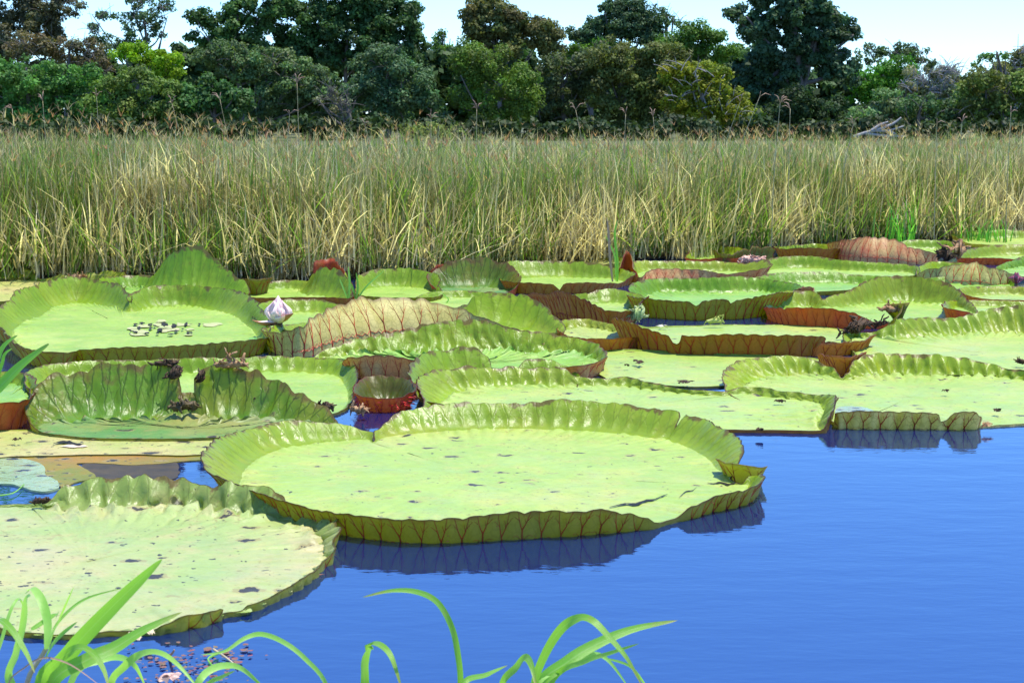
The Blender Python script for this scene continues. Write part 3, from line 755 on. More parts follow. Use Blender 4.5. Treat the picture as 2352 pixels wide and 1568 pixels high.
pad_i2, _ = lily_pad("pad with a high arched back rim, teal shade beneath it, right side",
    [(1768, 727, 20, .1), (1775, 714, 33, .3), (1810, 706, 38, .3), (1860, 704, 34, .1), (1890, 708, 20), (1930, 704, 28), (1989, 696, 47), (2041, 692, 55), (2094, 692, 59), (2146, 696, 53), (2190, 702, 38), (2222, 712, 20), (2238, 727, 5), (2200, 740, 2), (2100, 747, 2),
     (2020, 752, 10), (1950, 751, 34), (1900, 751, 42), (1840, 748, 42), (1785, 738, 32)], 'fresh', 'red', crinkle=.35, ripple=1.8, vw=.007, spine=120, z=.016)
pad_ll, _ = lily_pad("large pale pad at the right edge with wavy wrinkled back wall rising to the right",
    [(1945, 790, 10), (1955, 778, 14), (2000, 776, 12), (2046, 778, 30), (2070, 778, 42), (2120, 772, 42), (2200, 768, 37), (2260, 766, 50, .2), (2303, 765, 58, .2), (2370, 766, 64, .2), (2450, 777, 50), (2500, 800, 20), (2470, 842, 3), (2352, 860, 1), (2200, 862, 1),
     (2050, 852, 1), (1985, 832, 5)], 'pale', 'olive', crinkle=.5, ripple=2.2, z=.02, bulge=2.6)
lily_pad("small shallow pad with a red left corner between arched pad and right edge",
    [(2176, 716, 22), (2188, 707, 15), (2230, 703, 13), (2320, 705, 13), (2400, 709, 12), (2420, 722, 10), (2330, 731, 3), (2250, 737, 8), (2205, 740, 28), (2180, 735, 30)], 'fresh', 'red', spine=50, vein=VEIN_BRIGHT, z=.026)
lily_pad("shallow pale tray pad with orange outer side behind the arched rim, right edge",
    [(2205, 682, 18), (2240, 678, 20), (2300, 676, 18), (2352, 677, 18), (2430, 684, 14), (2420, 697, 6), (2340, 698, 9), (2280, 697, 11), (2240, 694, 13), (2215, 689, 16)], 'pale', 'orange', spine=30)
lily_pad("pad rolled over into a tan cigar shaped curl with red veins, far right",
    [(2108, 640, 8, 0), (2130, 645, 28, -.3), (2181, 652, 46, -.45), (2233, 656, 52, -.5), (2290, 656, 40, -.4), (2325, 651, 20, -.1), (2310, 637, 10), (2230, 622, 14), (2160, 617, 16), (2125, 624, 18)], 'fresh', 'tan', tall=True, vw=.010, sp=.11, z=.018)
lily_pad("dark green crinkled pad lying under the tan curl, beside the flower bud",
    [(2110, 655, 10), (2170, 650, 14), (2240, 655, 12), (2310, 652, 14), (2330, 662, 8), (2290, 675, 10), (2220, 678, 6), (2130, 670, 8)], 'lush', 'olive', crinkle=.6, z=.014)

# rear rows, left part
lily_pad("pad with one very tall bright upright lobe at its back, behind the kidney shaped pad",
    [(240, 671, 30), (300, 663, 30), (338, 664, 32), (352, 668, 56, .2), (380, 671, 92, .15), (420, 673, 110, .1), (455, 673, 108, .1), (480, 674, 86, .1), (510, 676, 62, .15), (540, 680, 40, .15), (562, 684, 15, .1), (545, 694, 5), (400, 690, 5), (280, 686, 8)], 'lush', 'olive',
    crinkle=.6, ripple=2.5, z=.02)
lily_pad("pale pad with curled yellow and brown tatters along its back rim, far left",
    [(-120, 655, 20), (-20, 641, 20), (60, 643, 20), (100, 647, 6), (140, 648, 18), (180, 648, 10), (205, 649, 26), (240, 649, 26), (275, 651, 24), (300, 660, 8), (220, 680, 4), (60, 694, 8), (0, 700, 8), (-100, 692, 10)], 'yellow', 'olive', ragged=.5, crinkle=.4, z=.014)
flap("lily_pad", [(564, 672, 34, .1), (588, 677, 40, .08), (615, 671, 36, .1)], None, None, 'fresh', 'olive', label="upright brown ribbed piece of a pad rim standing behind the pink flower", cat="lily pad")
lily_pad("tray pad with a green curled right lobe at the grass edge left of centre",
    [(562, 684, 5), (600, 667, 14, .2), (650, 663, 18), (695, 665, 18), (712, 672, 42, .1), (735, 677, 60, .15), (765, 680, 62, .1), (790, 684, 44, .1), (803, 692, 25, .1), (800, 700, 15), (760, 699, 16), (650, 698, 16), (580, 695, 14)], 'fresh', 'russet', spine=50, crinkle=.3, z=.016)
flap("lily_pad", [(728, 664, 62, -.1), (755, 660, 66, -.15), (785, 664, 50, -.1), (808, 676, 34, 0), (816, 692, 22, 0)], None, None, 'fresh', 'red', label="red spiny underside of a curled rim behind the green lobe, left of centre", cat="lily pad", vein=VEIN_BRIGHT)
lily_pad("round bright tray pad with even back rim, left of the cupped dark one",
    [(822, 675, 12), (835, 662, 30), (880, 657, 38), (940, 657, 38), (982, 661, 32), (1000, 670, 15), (998, 692, 10), (900, 695, 12), (832, 690, 12)], 'fresh', 'olive')
lily_pad("cupped pad standing upright with dark mottled inside, rear centre",
    [(1000, 668, 15, .3), (1008, 660, 34, .25), (1040, 658, 54, .12), (1100, 657, 64, .08), (1145, 659, 58, .1), (1172, 664, 42, .2), (1182, 673, 20, .2), (1150, 679, 3), (1080, 678, 3), (1020, 677, 4)], 'torn', 'red', ragged=.1, z=.02, crinkle=.2)
flap("lily_pad", [(984, 652, 34, 0), (998, 650, 42, -.05), (1014, 648, 40, -.1)], None, None, 'fresh', 'red', label="small red ribbed edge showing left of the cupped pad", cat="lily pad")
lily_pad("wide green tray pad with a torn gap in its dark front rim, rear centre",
    [(1150, 648, 30), (1165, 640, 36), (1200, 637, 36), (1260, 635, 36), (1356, 637, 32), (1415, 640, 24), (1446, 648, 18), (1420, 658, 8), (1391, 665, 16), (1330, 671, 23), (1294, 672, 24), (1284, 672, 6), (1272, 672, 22), (1230, 672, 25), (1184, 670, 23), (1160, 660, 20)], 'fresh', 'russet', z=.02)
lily_pad("yellowish pad at the foot of the grass behind the rear centre tray",
    [(1130, 598, 8), (1180, 592, 9), (1220, 592, 16), (1280, 590, 18), (1350, 592, 16), (1420, 600, 10), (1440, 608, 8), (1300, 616, 4), (1150, 614, 4)], 'yellow', 'olive', ragged=.3)
flap("lily_pad", [(1418, 640, 26, .1), (1432, 636, 60, .1), (1446, 634, 54, .05), (1458, 640, 22, .1)], None, None, 'fresh', 'red', label="narrow red curled piece of pad standing up beside two grass stems, rear centre", cat="lily pad")
lily_pad("oval pad with its pink tan front rim rolled inward, behind the long tray",
    [(1447, 642, 10), (1452, 627, 24), (1485, 622, 22), (1580, 622, 22), (1650, 622, 22), (1705, 624, 18), (1738, 630, 34, .2), (1752, 640, 32), (1742, 646, 30), (1680, 647, 19, -.3), (1582, 645, 28, -.5), (1518, 647, 27, -.5), (1470, 651, 16, -.2)], 'fresh', 'rose', z=.018, ragged=.1)
lily_pad("pad with a straight red outer rim at the grass edge, right of centre",
    [(1580, 600, 10), (1600, 588, 19), (1640, 583, 20), (1690, 587, 17), (1708, 595, 10), (1692, 606, 14), (1640, 606, 14), (1590, 606, 13)], 'fresh', 'red', ragged=.2)
flap("lily_pad", [(1640, 606, 30, 0), (1670, 608, 22, 0), (1700, 604, 28, 0), (1740, 600, 32, 0), (1778, 598, 30, 0)], None, None, 'torn', 'olive', label="ragged brown ribbed rim fragments behind the straight red rim", cat="lily pad", ragged=.4)
lily_pad("wide bright tray pad in front of the pink rolled pad, upper right",
    [(1755, 622, 20), (1798, 615, 25), (1867, 615, 25), (1937, 620, 22), (2041, 624, 20), (2098, 627, 18), (2100, 637, 5), (2040, 639, 3), (1900, 636, 3), (1780, 636, 4)], 'fresh', 'olive')
lily_pad("narrow wrinkled tray pad behind the arched pad, upper right",
    [(1735, 660, 18), (1798, 653, 24), (1885, 651, 25), (1960, 652, 20), (2040, 655, 20), (2090, 659, 8), (2060, 671, 8), (1950, 675, 10), (1860, 675, 6), (1760, 668, 5)], 'lush', 'olive', crinkle=.4, z=.016)
flap("lily_pad", [(1826, 690, 32, 0), (1850, 689, 34, -.05), (1872, 690, 32, -.1), (1884, 698, 20, 0)], None, None, 'fresh', 'rose', label="pinkish red curled rim end just behind the small crinkled lobe", cat="lily pad", vein=VEIN_BRIGHT)
lily_pad("pad rolled over in a fat pink veined curl, upper right at the grass edge",
    [(1906, 586, 26, -.1), (1926, 596, 46, -.35), (1972, 603, 56, -.45), (2041, 605, 52, -.5), (2100, 606, 36, -.45), (2150, 602, 18, -.1), (2140, 590, 10), (2050, 580, 10), (1950, 576, 15)], 'fresh', 'rose', tall=True, vw=.009, sp=.11)
lily_pad("brown veined pad rim left of the fat pink curl at the grass edge",
    [(1795, 592, 22), (1850, 596, 27), (1912, 594, 24), (1922, 582, 14), (1880, 574, 14), (1820, 576, 12)], 'fresh', 'russet', ragged=.15)
lily_pad("light green pad directly behind the fat pink curl",
    [(2045, 574, 12), (2110, 571, 20), (2170, 572, 20), (2185, 584, 5), (2080, 590, 6)], 'fresh', 'olive')
lily_pad("hindmost pad at the upper right edge with a pale ruffled rim",
    [(2195, 552, 14), (2260, 547, 18), (2352, 547, 18), (2430, 552, 14), (2410, 566, 5), (2250, 567, 6)], 'pale', 'green', ragged=.2)
lily_pad("pad with a dark red front rim beside the dead twisted leaf, upper right edge",
    [(2200, 600, 12), (2240, 590, 20), (2300, 586, 24), (2352, 586, 24), (2430, 592, 20), (2420, 606, 5), (2330, 607, 12), (2270, 606, 15), (2215, 606, 15)], 'fresh', 'red', z=.018)
lily_pad("crumpled bright pad above the flower bud at the right edge",
    [(2285, 628, 6), (2320, 618, 18), (2365, 612, 26), (2430, 615, 20), (2420, 634, 5), (2330, 640, 5)], 'lush', 'olive', crinkle=.9)
lily_pad("low green pad at the far left edge behind the yellow tattered one",
    [(-160, 632, 14), (-60, 630, 16), (40, 630, 14), (90, 634, 8), (60, 642, 4), (-80, 643, 4)], 'fresh', 'olive')

# water level leaf sheets
def sheet(name, label, pts, mat, z, per=8, cat="lily pad", rag=0.02, group=None):
    P = np.array([at(x, y, z) for x, y in pts]); D = catmull(P, True, per)
    D[:, 0] += rag * fnoise(D[:, 0] * 9, D[:, 1] * 9, 5); D[:, 1] += rag * 1.5 * fnoise(D[:, 0] * 9, D[:, 1] * 9, 8)
    n_ = len(D); c = D.mean(0); V = list(D) + [d - np.array([0, 0, 0.01]) for d in D]
    F = [tuple(range(n_))] + [(i, i + n_, (i + 1) % n_ + n_, (i + 1) % n_) for i in range(n_)]
    ar = np.sum(D[:, 0] * np.roll(D[:, 1], -1) - np.roll(D[:, 0], -1) * D[:, 1])
    if ar < 0: F = [f[::-1] for f in F]
    return tag(mesh_obj(name, V, F, mat, None, (c[0], c[1], 0), smooth=False), label, cat, group)
sunk = pad_top("pad_top_sunken", (0.15, 0.165, 0.006), (0.20, 0.20, 0.008), (0.32, 0.15, 0.006), spots=1.0, rough=0.5, agefrac=0.52)
wetp = pad_top("pad_top_wet", (0.26, 0.36, 0.14), (0.32, 0.40, 0.18), (0.34, 0.38, 0.16), spots=0.9, rough=0.12)
sheet("lily_pad", "yellow olive half sunken pad behind the crinkled rim of the lower left pad",
      [(20, 1049), (200, 1046), (470, 1043), (484, 1050), (400, 1061), (310, 1066), (255, 1064), (205, 1062), (175, 1064), (205, 1080), (216, 1096), (170, 1108), (140, 1120), (115, 1095), (88, 1066)], sunk, 0.005)
sheet("lily_pad", "dark brown rotten leaf sunk beside the yellow olive half sunken pad", [(195, 1063), (300, 1060), (400, 1060), (412, 1082), (395, 1100), (300, 1104), (222, 1102), (200, 1082)],
      plain("sunken_leaf_brown", (0.035, 0.026, 0.008), (0.075, 0.05, 0.012), 8, 0.5, spec=.3), 0.0035)
sheet("lily_pad", "bluish wet pad lying just under the water at the left edge", [(-200, 1060), (20, 1051), (88, 1063), (112, 1092), (132, 1120), (90, 1128), (30, 1112), (-60, 1110), (-200, 1120)], wetp, 0.008)
sheet("lily_pad", "bluish wet corner of pad between the brown ribbed rim and the large right pad", [(1925, 935), (1975, 932), (2010, 944), (2030, 956), (1990, 966), (1930, 964)], wetp, 0.011)

# torn pieces, holes, dried tops
rootj = pad_a
def patch(name, parent, loc, cx, cy, w, h, mat, z, seed=0, n=12, label=None, kind=None):
    rr = random.Random(seed); V = []
    for i in range(n):
        a = 2 * math.pi * i / n; k = rr.uniform(.55, 1.2)
        V.append(at(cx + w * .5 * math.cos(a) * k, cy + h * .5 * math.sin(a) * k, z))
    return V
def patches(name, parent, loc, items, mat, z, kind="stuff"):
    V = []; F = []
    for i, (cx, cy, w_, h_) in enumerate(items):
        P = patch(name, None, None, cx, cy, w_, h_, mat, z + i * .00025, i + int(cx)); o = len(V); V += P; F.append(tuple(range(o, o + len(P)))[::-1])
    o = mesh_obj(name, V, F, mat, parent, loc, smooth=False)
    if kind: o['kind'] = kind
    return o
TAN = plain("dried_patch_tan", (0.46, 0.42, 0.20), (0.36, 0.42, 0.14), 12, 0.5)
zc = 0.008 + 2 * 0.0016
patches("dried_patch", pad_c, lc, [(random.Random(i).gauss(375, 48), random.Random(i + 99).gauss(750, 9), random.Random(i).uniform(20, 46), random.Random(i).uniform(5, 10)) for i in range(16)], TAN, zc + 0.006)
rr = random.Random(5)
hs = [(311, 744, 13, 5), (326, 741, 16, 5), (345, 744, 14, 4), (378, 744, 20, 8), (400, 748, 20, 9), (428, 743, 10, 8), (458, 744, 8, 4), (320, 752, 12, 7), (346, 753, 14, 5), (368, 757, 20, 6), (310, 762, 18, 4), (338, 764, 16, 4), (362, 765, 10, 3),
      (405, 760, 14, 5), (436, 763, 18, 4), (392, 767, 18, 3), (300, 760, 6, 4), (420, 755, 8, 3), (356, 748, 8, 3)]
patches("holes", pad_c, lc, [(x_, y_, w_ * .85, h_ * 1.15) for x_, y_, w_, h_ in hs], HOLE, zc + 0.014)
def tear(parent, loc, pts, wpx, z, name="tear"):
    D_ = catmull(np.array([(x, y, 0.0) for x, y in pts]), False, 3); pts = [(d[0], d[1]) for d in D_]; wpx = wpx * .8
    V = []; F = []
    for i, (x, y) in enumerate(pts):
        w_ = wpx * (1 - abs(2 * i / (len(pts) - 1) - 1) * .8) * rr.uniform(.6, 1.2)
        V += [at(x, y - w_ / 2, z), at(x, y + w_ / 2, z)]
    for i in range(len(pts) - 1): F.append((2 * i, 2 * i + 1, 2 * i + 3, 2 * i + 2))
    return mesh_obj(name, V, F, HOLE, parent, loc, smooth=False)
tear(pad_a, la, [(1400, 1164), (1425, 1158), (1440, 1156), (1460, 1157), (1485, 1148), (1500, 1147), (1515, 1141), (1533, 1134)], 7, 0.0175)
tear(pad_a, la, [(1625, 1108), (1638, 1110), (1655, 1107), (1672, 1112), (1690, 1108), (1700, 1110)], 6, 0.0175)
tear(pad_a, la, [(1560, 1142), (1575, 1128), (1590, 1126), (1600, 1118)], 4, 0.0175)
tear(pad_b, lb, [(640, 1232), (655, 1230), (668, 1227), (680, 1222), (700, 1218)], 8, 0.0175)
tear(flat_o, lo, [(462, 1000), (480, 1003), (500, 1004), (530, 1001), (560, 996), (575, 994)], 9, 0.016)
tear(flat_o, lo, [(122, 1018), (140, 1014), (160, 1015), (180, 1020), (192, 1018)], 9, 0.016)
patches("dried_patch", flat_o, lo, [(190, 998, 90, 10), (240, 1005, 110, 9), (560, 990, 60, 8), (420, 1002, 80, 6), (170, 1024, 60, 9)], plain("dried_patch_pink", (0.55, 0.38, 0.26), (0.62, 0.50, 0.36), 12, .6), 0.012)
# dark flap at the right edge of the largest pad
flap("curled_edge", [(1664, 1080, 30, .5), (1680, 1092, 40, .6), (1698, 1098, 44, .7), (1716, 1099, 40, .8), (1734, 1097, 30, .8), (1744, 1092, 14, .5)], pad_a, la, 'lush', 'green', crinkle=1.0, ragged=.3, z=.02)
# dried tops on the torn pad
def scrap(name, label, cx, cy, w, h, mat, seed, cat):
    rr = random.Random(seed); g = at(cx, cy, .03); S = px(1, g); V = []; F = []
    for q in range(rr.randint(4, 7)):
        c_ = g + np.array([rr.gauss(0, .13) * w * S, rr.gauss(0, .13) * w * S * 1.2, rr.uniform(.001, .006)]); o = len(V); n_ = rr.randint(7, 10); a0 = rr.uniform(0, 3.1); el = rr.uniform(.25, .6); L_ = w * S * rr.uniform(.14, .3)
        V.append(c_ + np.array([0, 0, .012]))
        for i in range(n_):
            a = 2 * math.pi * i / n_; k_ = rr.uniform(.45, 1.3); x_ = math.cos(a) * L_ * k_; y_ = math.sin(a) * L_ * el * k_
            V.append(c_ + np.array([x_ * math.cos(a0) - y_ * math.sin(a0), x_ * math.sin(a0) + y_ * math.cos(a0), rr.uniform(-.004, .012)]))
        F += [(o, o + 1 + i, o + 1 + (i + 1) % n_) for i in range(n_)]
    return tag(mesh_obj(name, V, F, mat, None, tuple(g), smooth=False), label, cat)
def crumple(name, label, cx, cy, w, h, mat, dy=0.0, seed=0, parent=None, loc=None, cat="dead leaf", z=None, turns=1.6, ground=True, amp=.35):
    """a withered leaf piece rolled into an uneven twisted scrap"""
    if h <= 12: return scrap(name, label, cx, cy, w, h, mat, seed, cat)
    g = at(cx, cy, 0.03) if z is None else atY(cx, cy, z)
    W = px(w, g); H = px(h, g); rr = random.Random(seed)
    nu, nv = 26, 9; V = []
    for i in range(nu):
        s = i / (nu - 1)
        for j in range(nv):
            t = j / (nv - 1)
            ang = turns * math.pi * (t + .2 * math.sin(5 * s + seed))
            rad = H * .5 * (.12 + .88 * math.sin(math.pi * s) ** .6) * (1 - .25 * t) * (1 + .5 * float(vnoise(s * 4 + seed, 3.3, seed)))
            x = (s - .5) * W; y = math.cos(ang) * rad * .9; zz = H * .5 + math.sin(ang) * rad
            nz_ = amp * 1.3 * H * float(fnoise(s * 7 + seed, t * 6, seed, 4)); 
            V.append((g[0] + x + nz_ * .7, g[1] + y + nz_, g[2] + max(0.004, zz + nz_)))
    core = list(V); mid_ = np.array([g[0], g[1], g[2] + H * .5])
    V = [tuple(mid_ + (np.array(v_) - mid_) * np.array([.85, .6, .6])) for v_ in V]
    F = [(i * nv + j, (i + 1) * nv + j, (i + 1) * nv + j + 1, i * nv + j + 1) for i in range(nu - 1) for j in range(nv - 1)]
    for q in range(26):                                             # ragged shards of leaf that stick out of the roll
        p0 = np.array(V[rr.randrange(len(V))]); L2 = math.sqrt(W * H) * rr.uniform(.16, .42)
        d = np.array([rr.gauss(0, 1), rr.gauss(0, .7), rr.gauss(0.25, .8)]); d /= np.linalg.norm(d)
        e_ = np.cross(d, [rr.gauss(0, 1), rr.gauss(0, 1), rr.gauss(0, 1)]); e_ /= np.linalg.norm(e_); f_ = np.cross(d, e_); o = len(V)
        for i in range(4):
            for j in range(3):
                s_ = i / 3; V.append(tuple(np.maximum(p0 + d * L2 * s_ + e_ * (j - 1) * L2 * .34 * (1 - .6 * s_) * rr.uniform(.6, 1.3) + f_ * L2 * (.35 * s_ * s_ + .12 * abs(j - 1) + rr.uniform(-.05, .05)), [-99, -99, .004])))
        F += [(o + i * 3 + j, o + i * 3 + j + 1, o + (i + 1) * 3 + j + 1, o + (i + 1) * 3 + j) for i in range(3) for j in range(2)]
    L_ = (g[0], g[1], 0) if parent is None else loc
    o = mesh_obj(name, V, F, mat, parent, L_)
    md = o.modifiers.new("thick", 'SOLIDIFY'); md.thickness = 0.003
    if parent is None: tag(o, label, cat)
    return o
Yn = at(380, 957, .02)[1]
crumple("dried_top", None, 380, 846, 60, 22, ROT, parent=pad_n, loc=ln_, z=Yn + .06, seed=2)
crumple("dried_top", None, 530, 850, 92, 26, DEAD, parent=pad_n, loc=ln_, z=Yn + .05, seed=4, amp=.25)
crumple("dried_top", None, 404, 880, 24, 50, ROT, parent=pad_n, loc=ln_, z=Yn + .0, seed=6)
crumple("dried_top", None, 462, 888, 14, 46, ROT, parent=pad_n, loc=ln_, z=Yn + .0, seed=7)
crumple("dried_top", None, 424, 952, 74, 36, plain("withered_leaf_dark", (0.05, 0.035, 0.012), (0.12, 0.08, 0.02), 16), parent=pad_n, loc=ln_, z=Yn - .12, seed=8, amp=.5)
crumple("dried_top", None, 600, 960, 44, 60, ROT, parent=pad_n, loc=ln_, z=Yn + .02, seed=9)
crumple("dead_leaf", "brown withered scrap of leaf at the right foot of the torn lobed pad", 745, 950, 42, 30, ROT, seed=11)
crumple("dead_leaf", "small brown crumpled leaf lying in the water left of the red cup", 826, 952, 46, 24, DEAD, seed=12)
# rotten twisted leaf on the right pad
crumple("dead_leaf", "black rotten twisted leaf heap standing on the right pad", 1968, 772, 46, 46, ROT, seed=21, amp=.6)
crumple("dead_leaf", "black shrivelled leaf strip joining the rotten heap to the curled tan leaf", 2005, 752, 70, 20, ROT, seed=22, amp=.5)
flap("dead_leaf", [(2030, 772, 46, .1), (2050, 766, 68, .1), (2066, 764, 72, .35), (2078, 768, 50, .5)], None, None, 'torn', 'green', label="yellow green standing leaf curl with a dried tan top on the right pad", cat="dead leaf", veins_on=False)
crumple("dead_leaf", "tan dried roll on top of the standing leaf curl at the right", 2048, 722, 56, 24, DEAD, z=at(2050, 766, .02)[1], seed=24, amp=.25)
flap("lily_pad", [(1868, 814, 14, 0), (1884, 813, 28, .1), (1920, 812, 30, .1), (1960, 806, 26, .2), (1988, 794, 30, .2)], None, None, 'yellow', 'orange', label="torn yellow and orange scrap of pad at the right end of the long veined rim", cat="lily pad", ragged=.2)
flap("lily_pad", [(1886, 826, 12, 0), (1905, 842, 28, 0), (1925, 858, 44, 0), (1945, 858, 44, 0), (1965, 840, 30, .1), (1985, 826, 20, .1)], None, None, 'yellow', 'orange', label="brown orange pointed piece of rim above the notch of the right pad", cat="lily pad", vw=.009)
crumple("dead_leaf", "dark withered leaf stump standing left of the dark red rim, upper right", 2170, 608, 42, 42, ROT, seed=31, amp=.4)
crumple("dead_leaf", "tall grey brown twisted dead leaf at the grass edge, upper right", 2202, 610, 26, 72, DEAD, seed=32, amp=.3)
crumple("dead_leaf", "brown dry tatter among the yellow rim pieces at the far left", 178, 648, 44, 22, DEAD, seed=33)
crumple("dead_leaf", "pinkish dry leaf tatter on the rim right of the inward rolled pad", 1722, 606, 60, 22, plain("dried_leaf_pink", (0.6, 0.3, 0.2), (0.66, 0.42, 0.3), 12), seed=34)
crumple("dead_leaf", "pale torn leaf scrap left of the long veined rim, over black water", 1464, 745, 34, 46, plain("leaf_scrap_pale", (0.26, 0.36, 0.10), (0.44, 0.46, 0.22), 12), seed=35)
crumple("dead_leaf", "yellow green rolled leaf scrap on the back edge of the long veined pad", 1640, 746, 42, 18, plain("leaf_scrap_green", (0.38, 0.42, 0.08), (0.45, 0.48, 0.12), 12), seed=36, amp=.15)
crumple("dead_leaf", "white and tan petal scraps on the back edge of the long veined pad", 1520, 750, 40, 12, plain("leaf_scrap_white", (0.6, 0.55, 0.4), (0.7, 0.66, 0.5), 12), seed=37)
k = 40
for lab, cx, cy, w_, h_ in [("dark waterlogged leaf bit on the flat pad behind the largest one, right part", 1788, 924, 34, 8), ("black spidery leaf litter on the middle flat pad", 1470, 834, 44, 8),
        ("thin dark litter on the middle flat pad left of the spidery one", 1440, 842, 30, 5), ("dark brown leaf scrap at the right edge beside the small water gap", 2345, 838, 30, 16),
        ("dark half sunk leaf in the narrow water gap behind the pale pad", 1576, 880, 60, 6), ("dark wet leaf at the water edge behind the right end of the largest pad", 1745, 989, 34, 5),
        ("black leaf bit left of the dark patch on the yellowish flat pad", 40, 1012, 30, 9), ("dark litter clump on the large right pad near its front", 2170, 900, 26, 5),
        ("rusty dead leaf tip floating right of the brown mirrored rim", 2270, 978, 50, 6), ("dark wet scraps at the left end of the crinkled rim", 95, 1160, 40, 20),
        ("tiny dark scrap on the large right pad near the right edge", 2290, 945, 26, 5)]:
    crumple("dead_leaf", lab, cx, cy, w_, h_, ROT if 'rusty' not in lab else DEAD, seed=k, amp=.5); k += 1

# ------------------------------------------------------------------ flower, bud, little floating plant
pet_m, n, l = new_mat("petal_pink")
uvn = N(n, "ShaderNodeUVMap"); sx = N(n, "ShaderNodeSeparateXYZ"); l.new(uvn.outputs[0], sx.inputs[0])
pc = ramp(n, l, sx.outputs[1], [(0.0, (0.98, 0.92, 0.84)), (0.5, (0.98, 0.80, 0.76)), (1.0, (0.97, 0.64, 0.64))])
finish(n, l, pc, 0.5, None, trans=0.25, tcol=(0.98, 0.75, 0.72))
sep_m = plain("sepal_brown", (0.34, 0.12, 0.05), (0.45, 0.22, 0.10), 20, 0.5)
def petal(parent, loc, base, az, length, width, open_a, curl, mat, name="petal", cup=0.35):
    nu, nv = 9, 7; V = []; UV = []
    ax = np.array([math.cos(az), math.sin(az), 0]); sd_ = np.array([-math.sin(az), math.cos(az), 0]); p = np.array(base, float); ang = open_a
    for i in range(nu):
        s = i / (nu - 1); w_ = width * math.sin(math.pi * min(1, s * .78 + .16)) ** .8 * (1 - s ** 5 * .92)
        d = ax * math.sin(ang) + np.array([0, 0, math.cos(ang)]); nn = ax * math.cos(ang) - np.array([0, 0, math.sin(ang)])
        for j in range(nv):
            t = (j / (nv - 1) - .5) * 2
            V.append(p + sd_ * t * w_ * .5 - nn * (t * t) * w_ * cup); UV.append((j / (nv - 1), s))
        p = p + d * length / (nu - 1); ang += curl / (nu - 1)
    F = [(i * nv + j, i * nv + j + 1, (i + 1) * nv + j + 1, (i + 1) * nv + j) for i in range(nu - 1) for j in range(nv - 1)]
    o = mesh_obj(name, V, F, mat, parent, loc, uv=np.array(UV))
    md = o.modifiers.new("thick", 'SOLIDIFY'); md.thickness = 0.002
    return o
g = at(640, 778, 0.0); Lf = (g[0], g[1], 0); fl = empty("water_lily_flower", Lf)
tag(fl, "large pink and white water lily flower standing beside the tan folded pad", "flower")
hb = atY(640, 742, g[1]); S = px(1.22, g)
v, f = tube([(g[0], g[1], -.1), (g[0] + .01, g[1], hb[2] * .5), (hb[0], hb[1], hb[2])], [.016, .017, .03], 8); mesh_obj("stem", v, f, plain("flower_stem", (0.12, 0.06, 0.02), (0.1, 0.12, 0.03)), fl, Lf)
for i in range(5): petal(fl, Lf, hb, i * 1.26 + .3, 54 * S, 44 * S, .42, -.92, pet_m, cup=.5)
for i in range(6): petal(fl, Lf, hb + np.array([0, 0, -.004]), i * 1.05 + .75, 48 * S, 42 * S, .75, -1.25, pet_m, cup=.45)
petal(fl, Lf, hb, math.pi * 1.03, 48 * S, 22 * S, 1.9, -.95, pet_m)
petal(fl, Lf, hb - np.array([0, 0, .006]), math.pi * 1.03, 54 * S, 22 * S, 1.9, -1.15, sep_m, "sepal")
petal(fl, Lf, hb - np.array([0, .01, .006]), -.45, 42 * S, 30 * S, 1.25, -.6, sep_m, "sepal")
petal(fl, Lf, hb - np.array([0, .01, .004]), -1.0, 34 * S, 26 * S, 1.35, -.9, pet_m)
g = at(2334, 668, 0.0); Lb = (g[0], g[1], 0); bud = empty("water_lily_bud", Lb); tag(bud, "closed glossy purple red flower bud at the right edge", "flower bud")
S = px(1, g); hb = atY(2334, 652, g[1])
v, f = tube([(g[0], g[1], -.1), tuple(hb)], [.014, .018], 8); mesh_obj("stem", v, f, plain("bud_stem", (0.2, 0.05, 0.03), (0.15, 0.1, 0.03)), bud, Lb)
for i in range(4): petal(bud, Lb, hb, i * 1.571 + .4, 30 * S, 34 * S, .75, -1.35, plain("bud_sepal", (0.22, 0.035, 0.05), (0.30, 0.07, 0.08), 16, 0.2, bump=.1, spec=.8), "sepal", cup=.5)

green_leaf = plain("young_leaf_green", (0.12, 0.36, 0.07), (0.2, 0.45, 0.1), 9, .35, .35, (.3, .7, .1))
def ribbon(pts, widths, fold=0.25, up=None, nseg=18):
    """a grass leaf: three verts across, folded along the midrib"""
    P = np.array(pts, float)
    D = catmull(np.hstack([P, np.array(widths)[:, None]]), False, 8)
    P4 = D[:, :3]; w_ = D[:, 3]
    # smooth height as well
    T = np.gradient(P4, axis=0); T /= np.linalg.norm(T, axis=1)[:, None] + 1e-9
    if up is None: up = C0 - P4.mean(0)
    up = np.asarray(up, float); up = up / np.linalg.norm(up)
    S_ = np.cross(T, up); S_ /= np.linalg.norm(S_, axis=1)[:, None] + 1e-9; Nn = np.cross(S_, T)
    V = []; F = []; UV = []
    for i in range(len(P4)):
        for t in (-1, 0, 1):
            V.append(P4[i] + S_[i] * t * w_[i] * .5 - Nn[i] * (abs(t)) * w_[i] * fold * -.5); UV.append((t * .5 + .5, i / (len(P4) - 1)))
    for i in range(len(P4) - 1):
        for j in (0, 1): a = i * 3 + j; F.append((a, a + 1, a + 4, a + 3))
    return V, F, UV
def cat3(P, n=8):
    P = np.array(P, float); out = []
    for i in range(len(P) - 1):
        a, b, c, d = P[max(i - 1, 0)], P[i], P[i + 1], P[min(i + 2, len(P) - 1)]
        for k in range(n):
            t = k / n; out.append(.5 * ((2 * b) + (-a + c) * t + (2 * a - 5 * b + 4 * c - d) * t * t + (-a + 3 * b - 3 * c + d) * t ** 3))
    out.append(P[-1]); return np.array(out)
gm, n, l = new_mat("bank_grass_leaf")
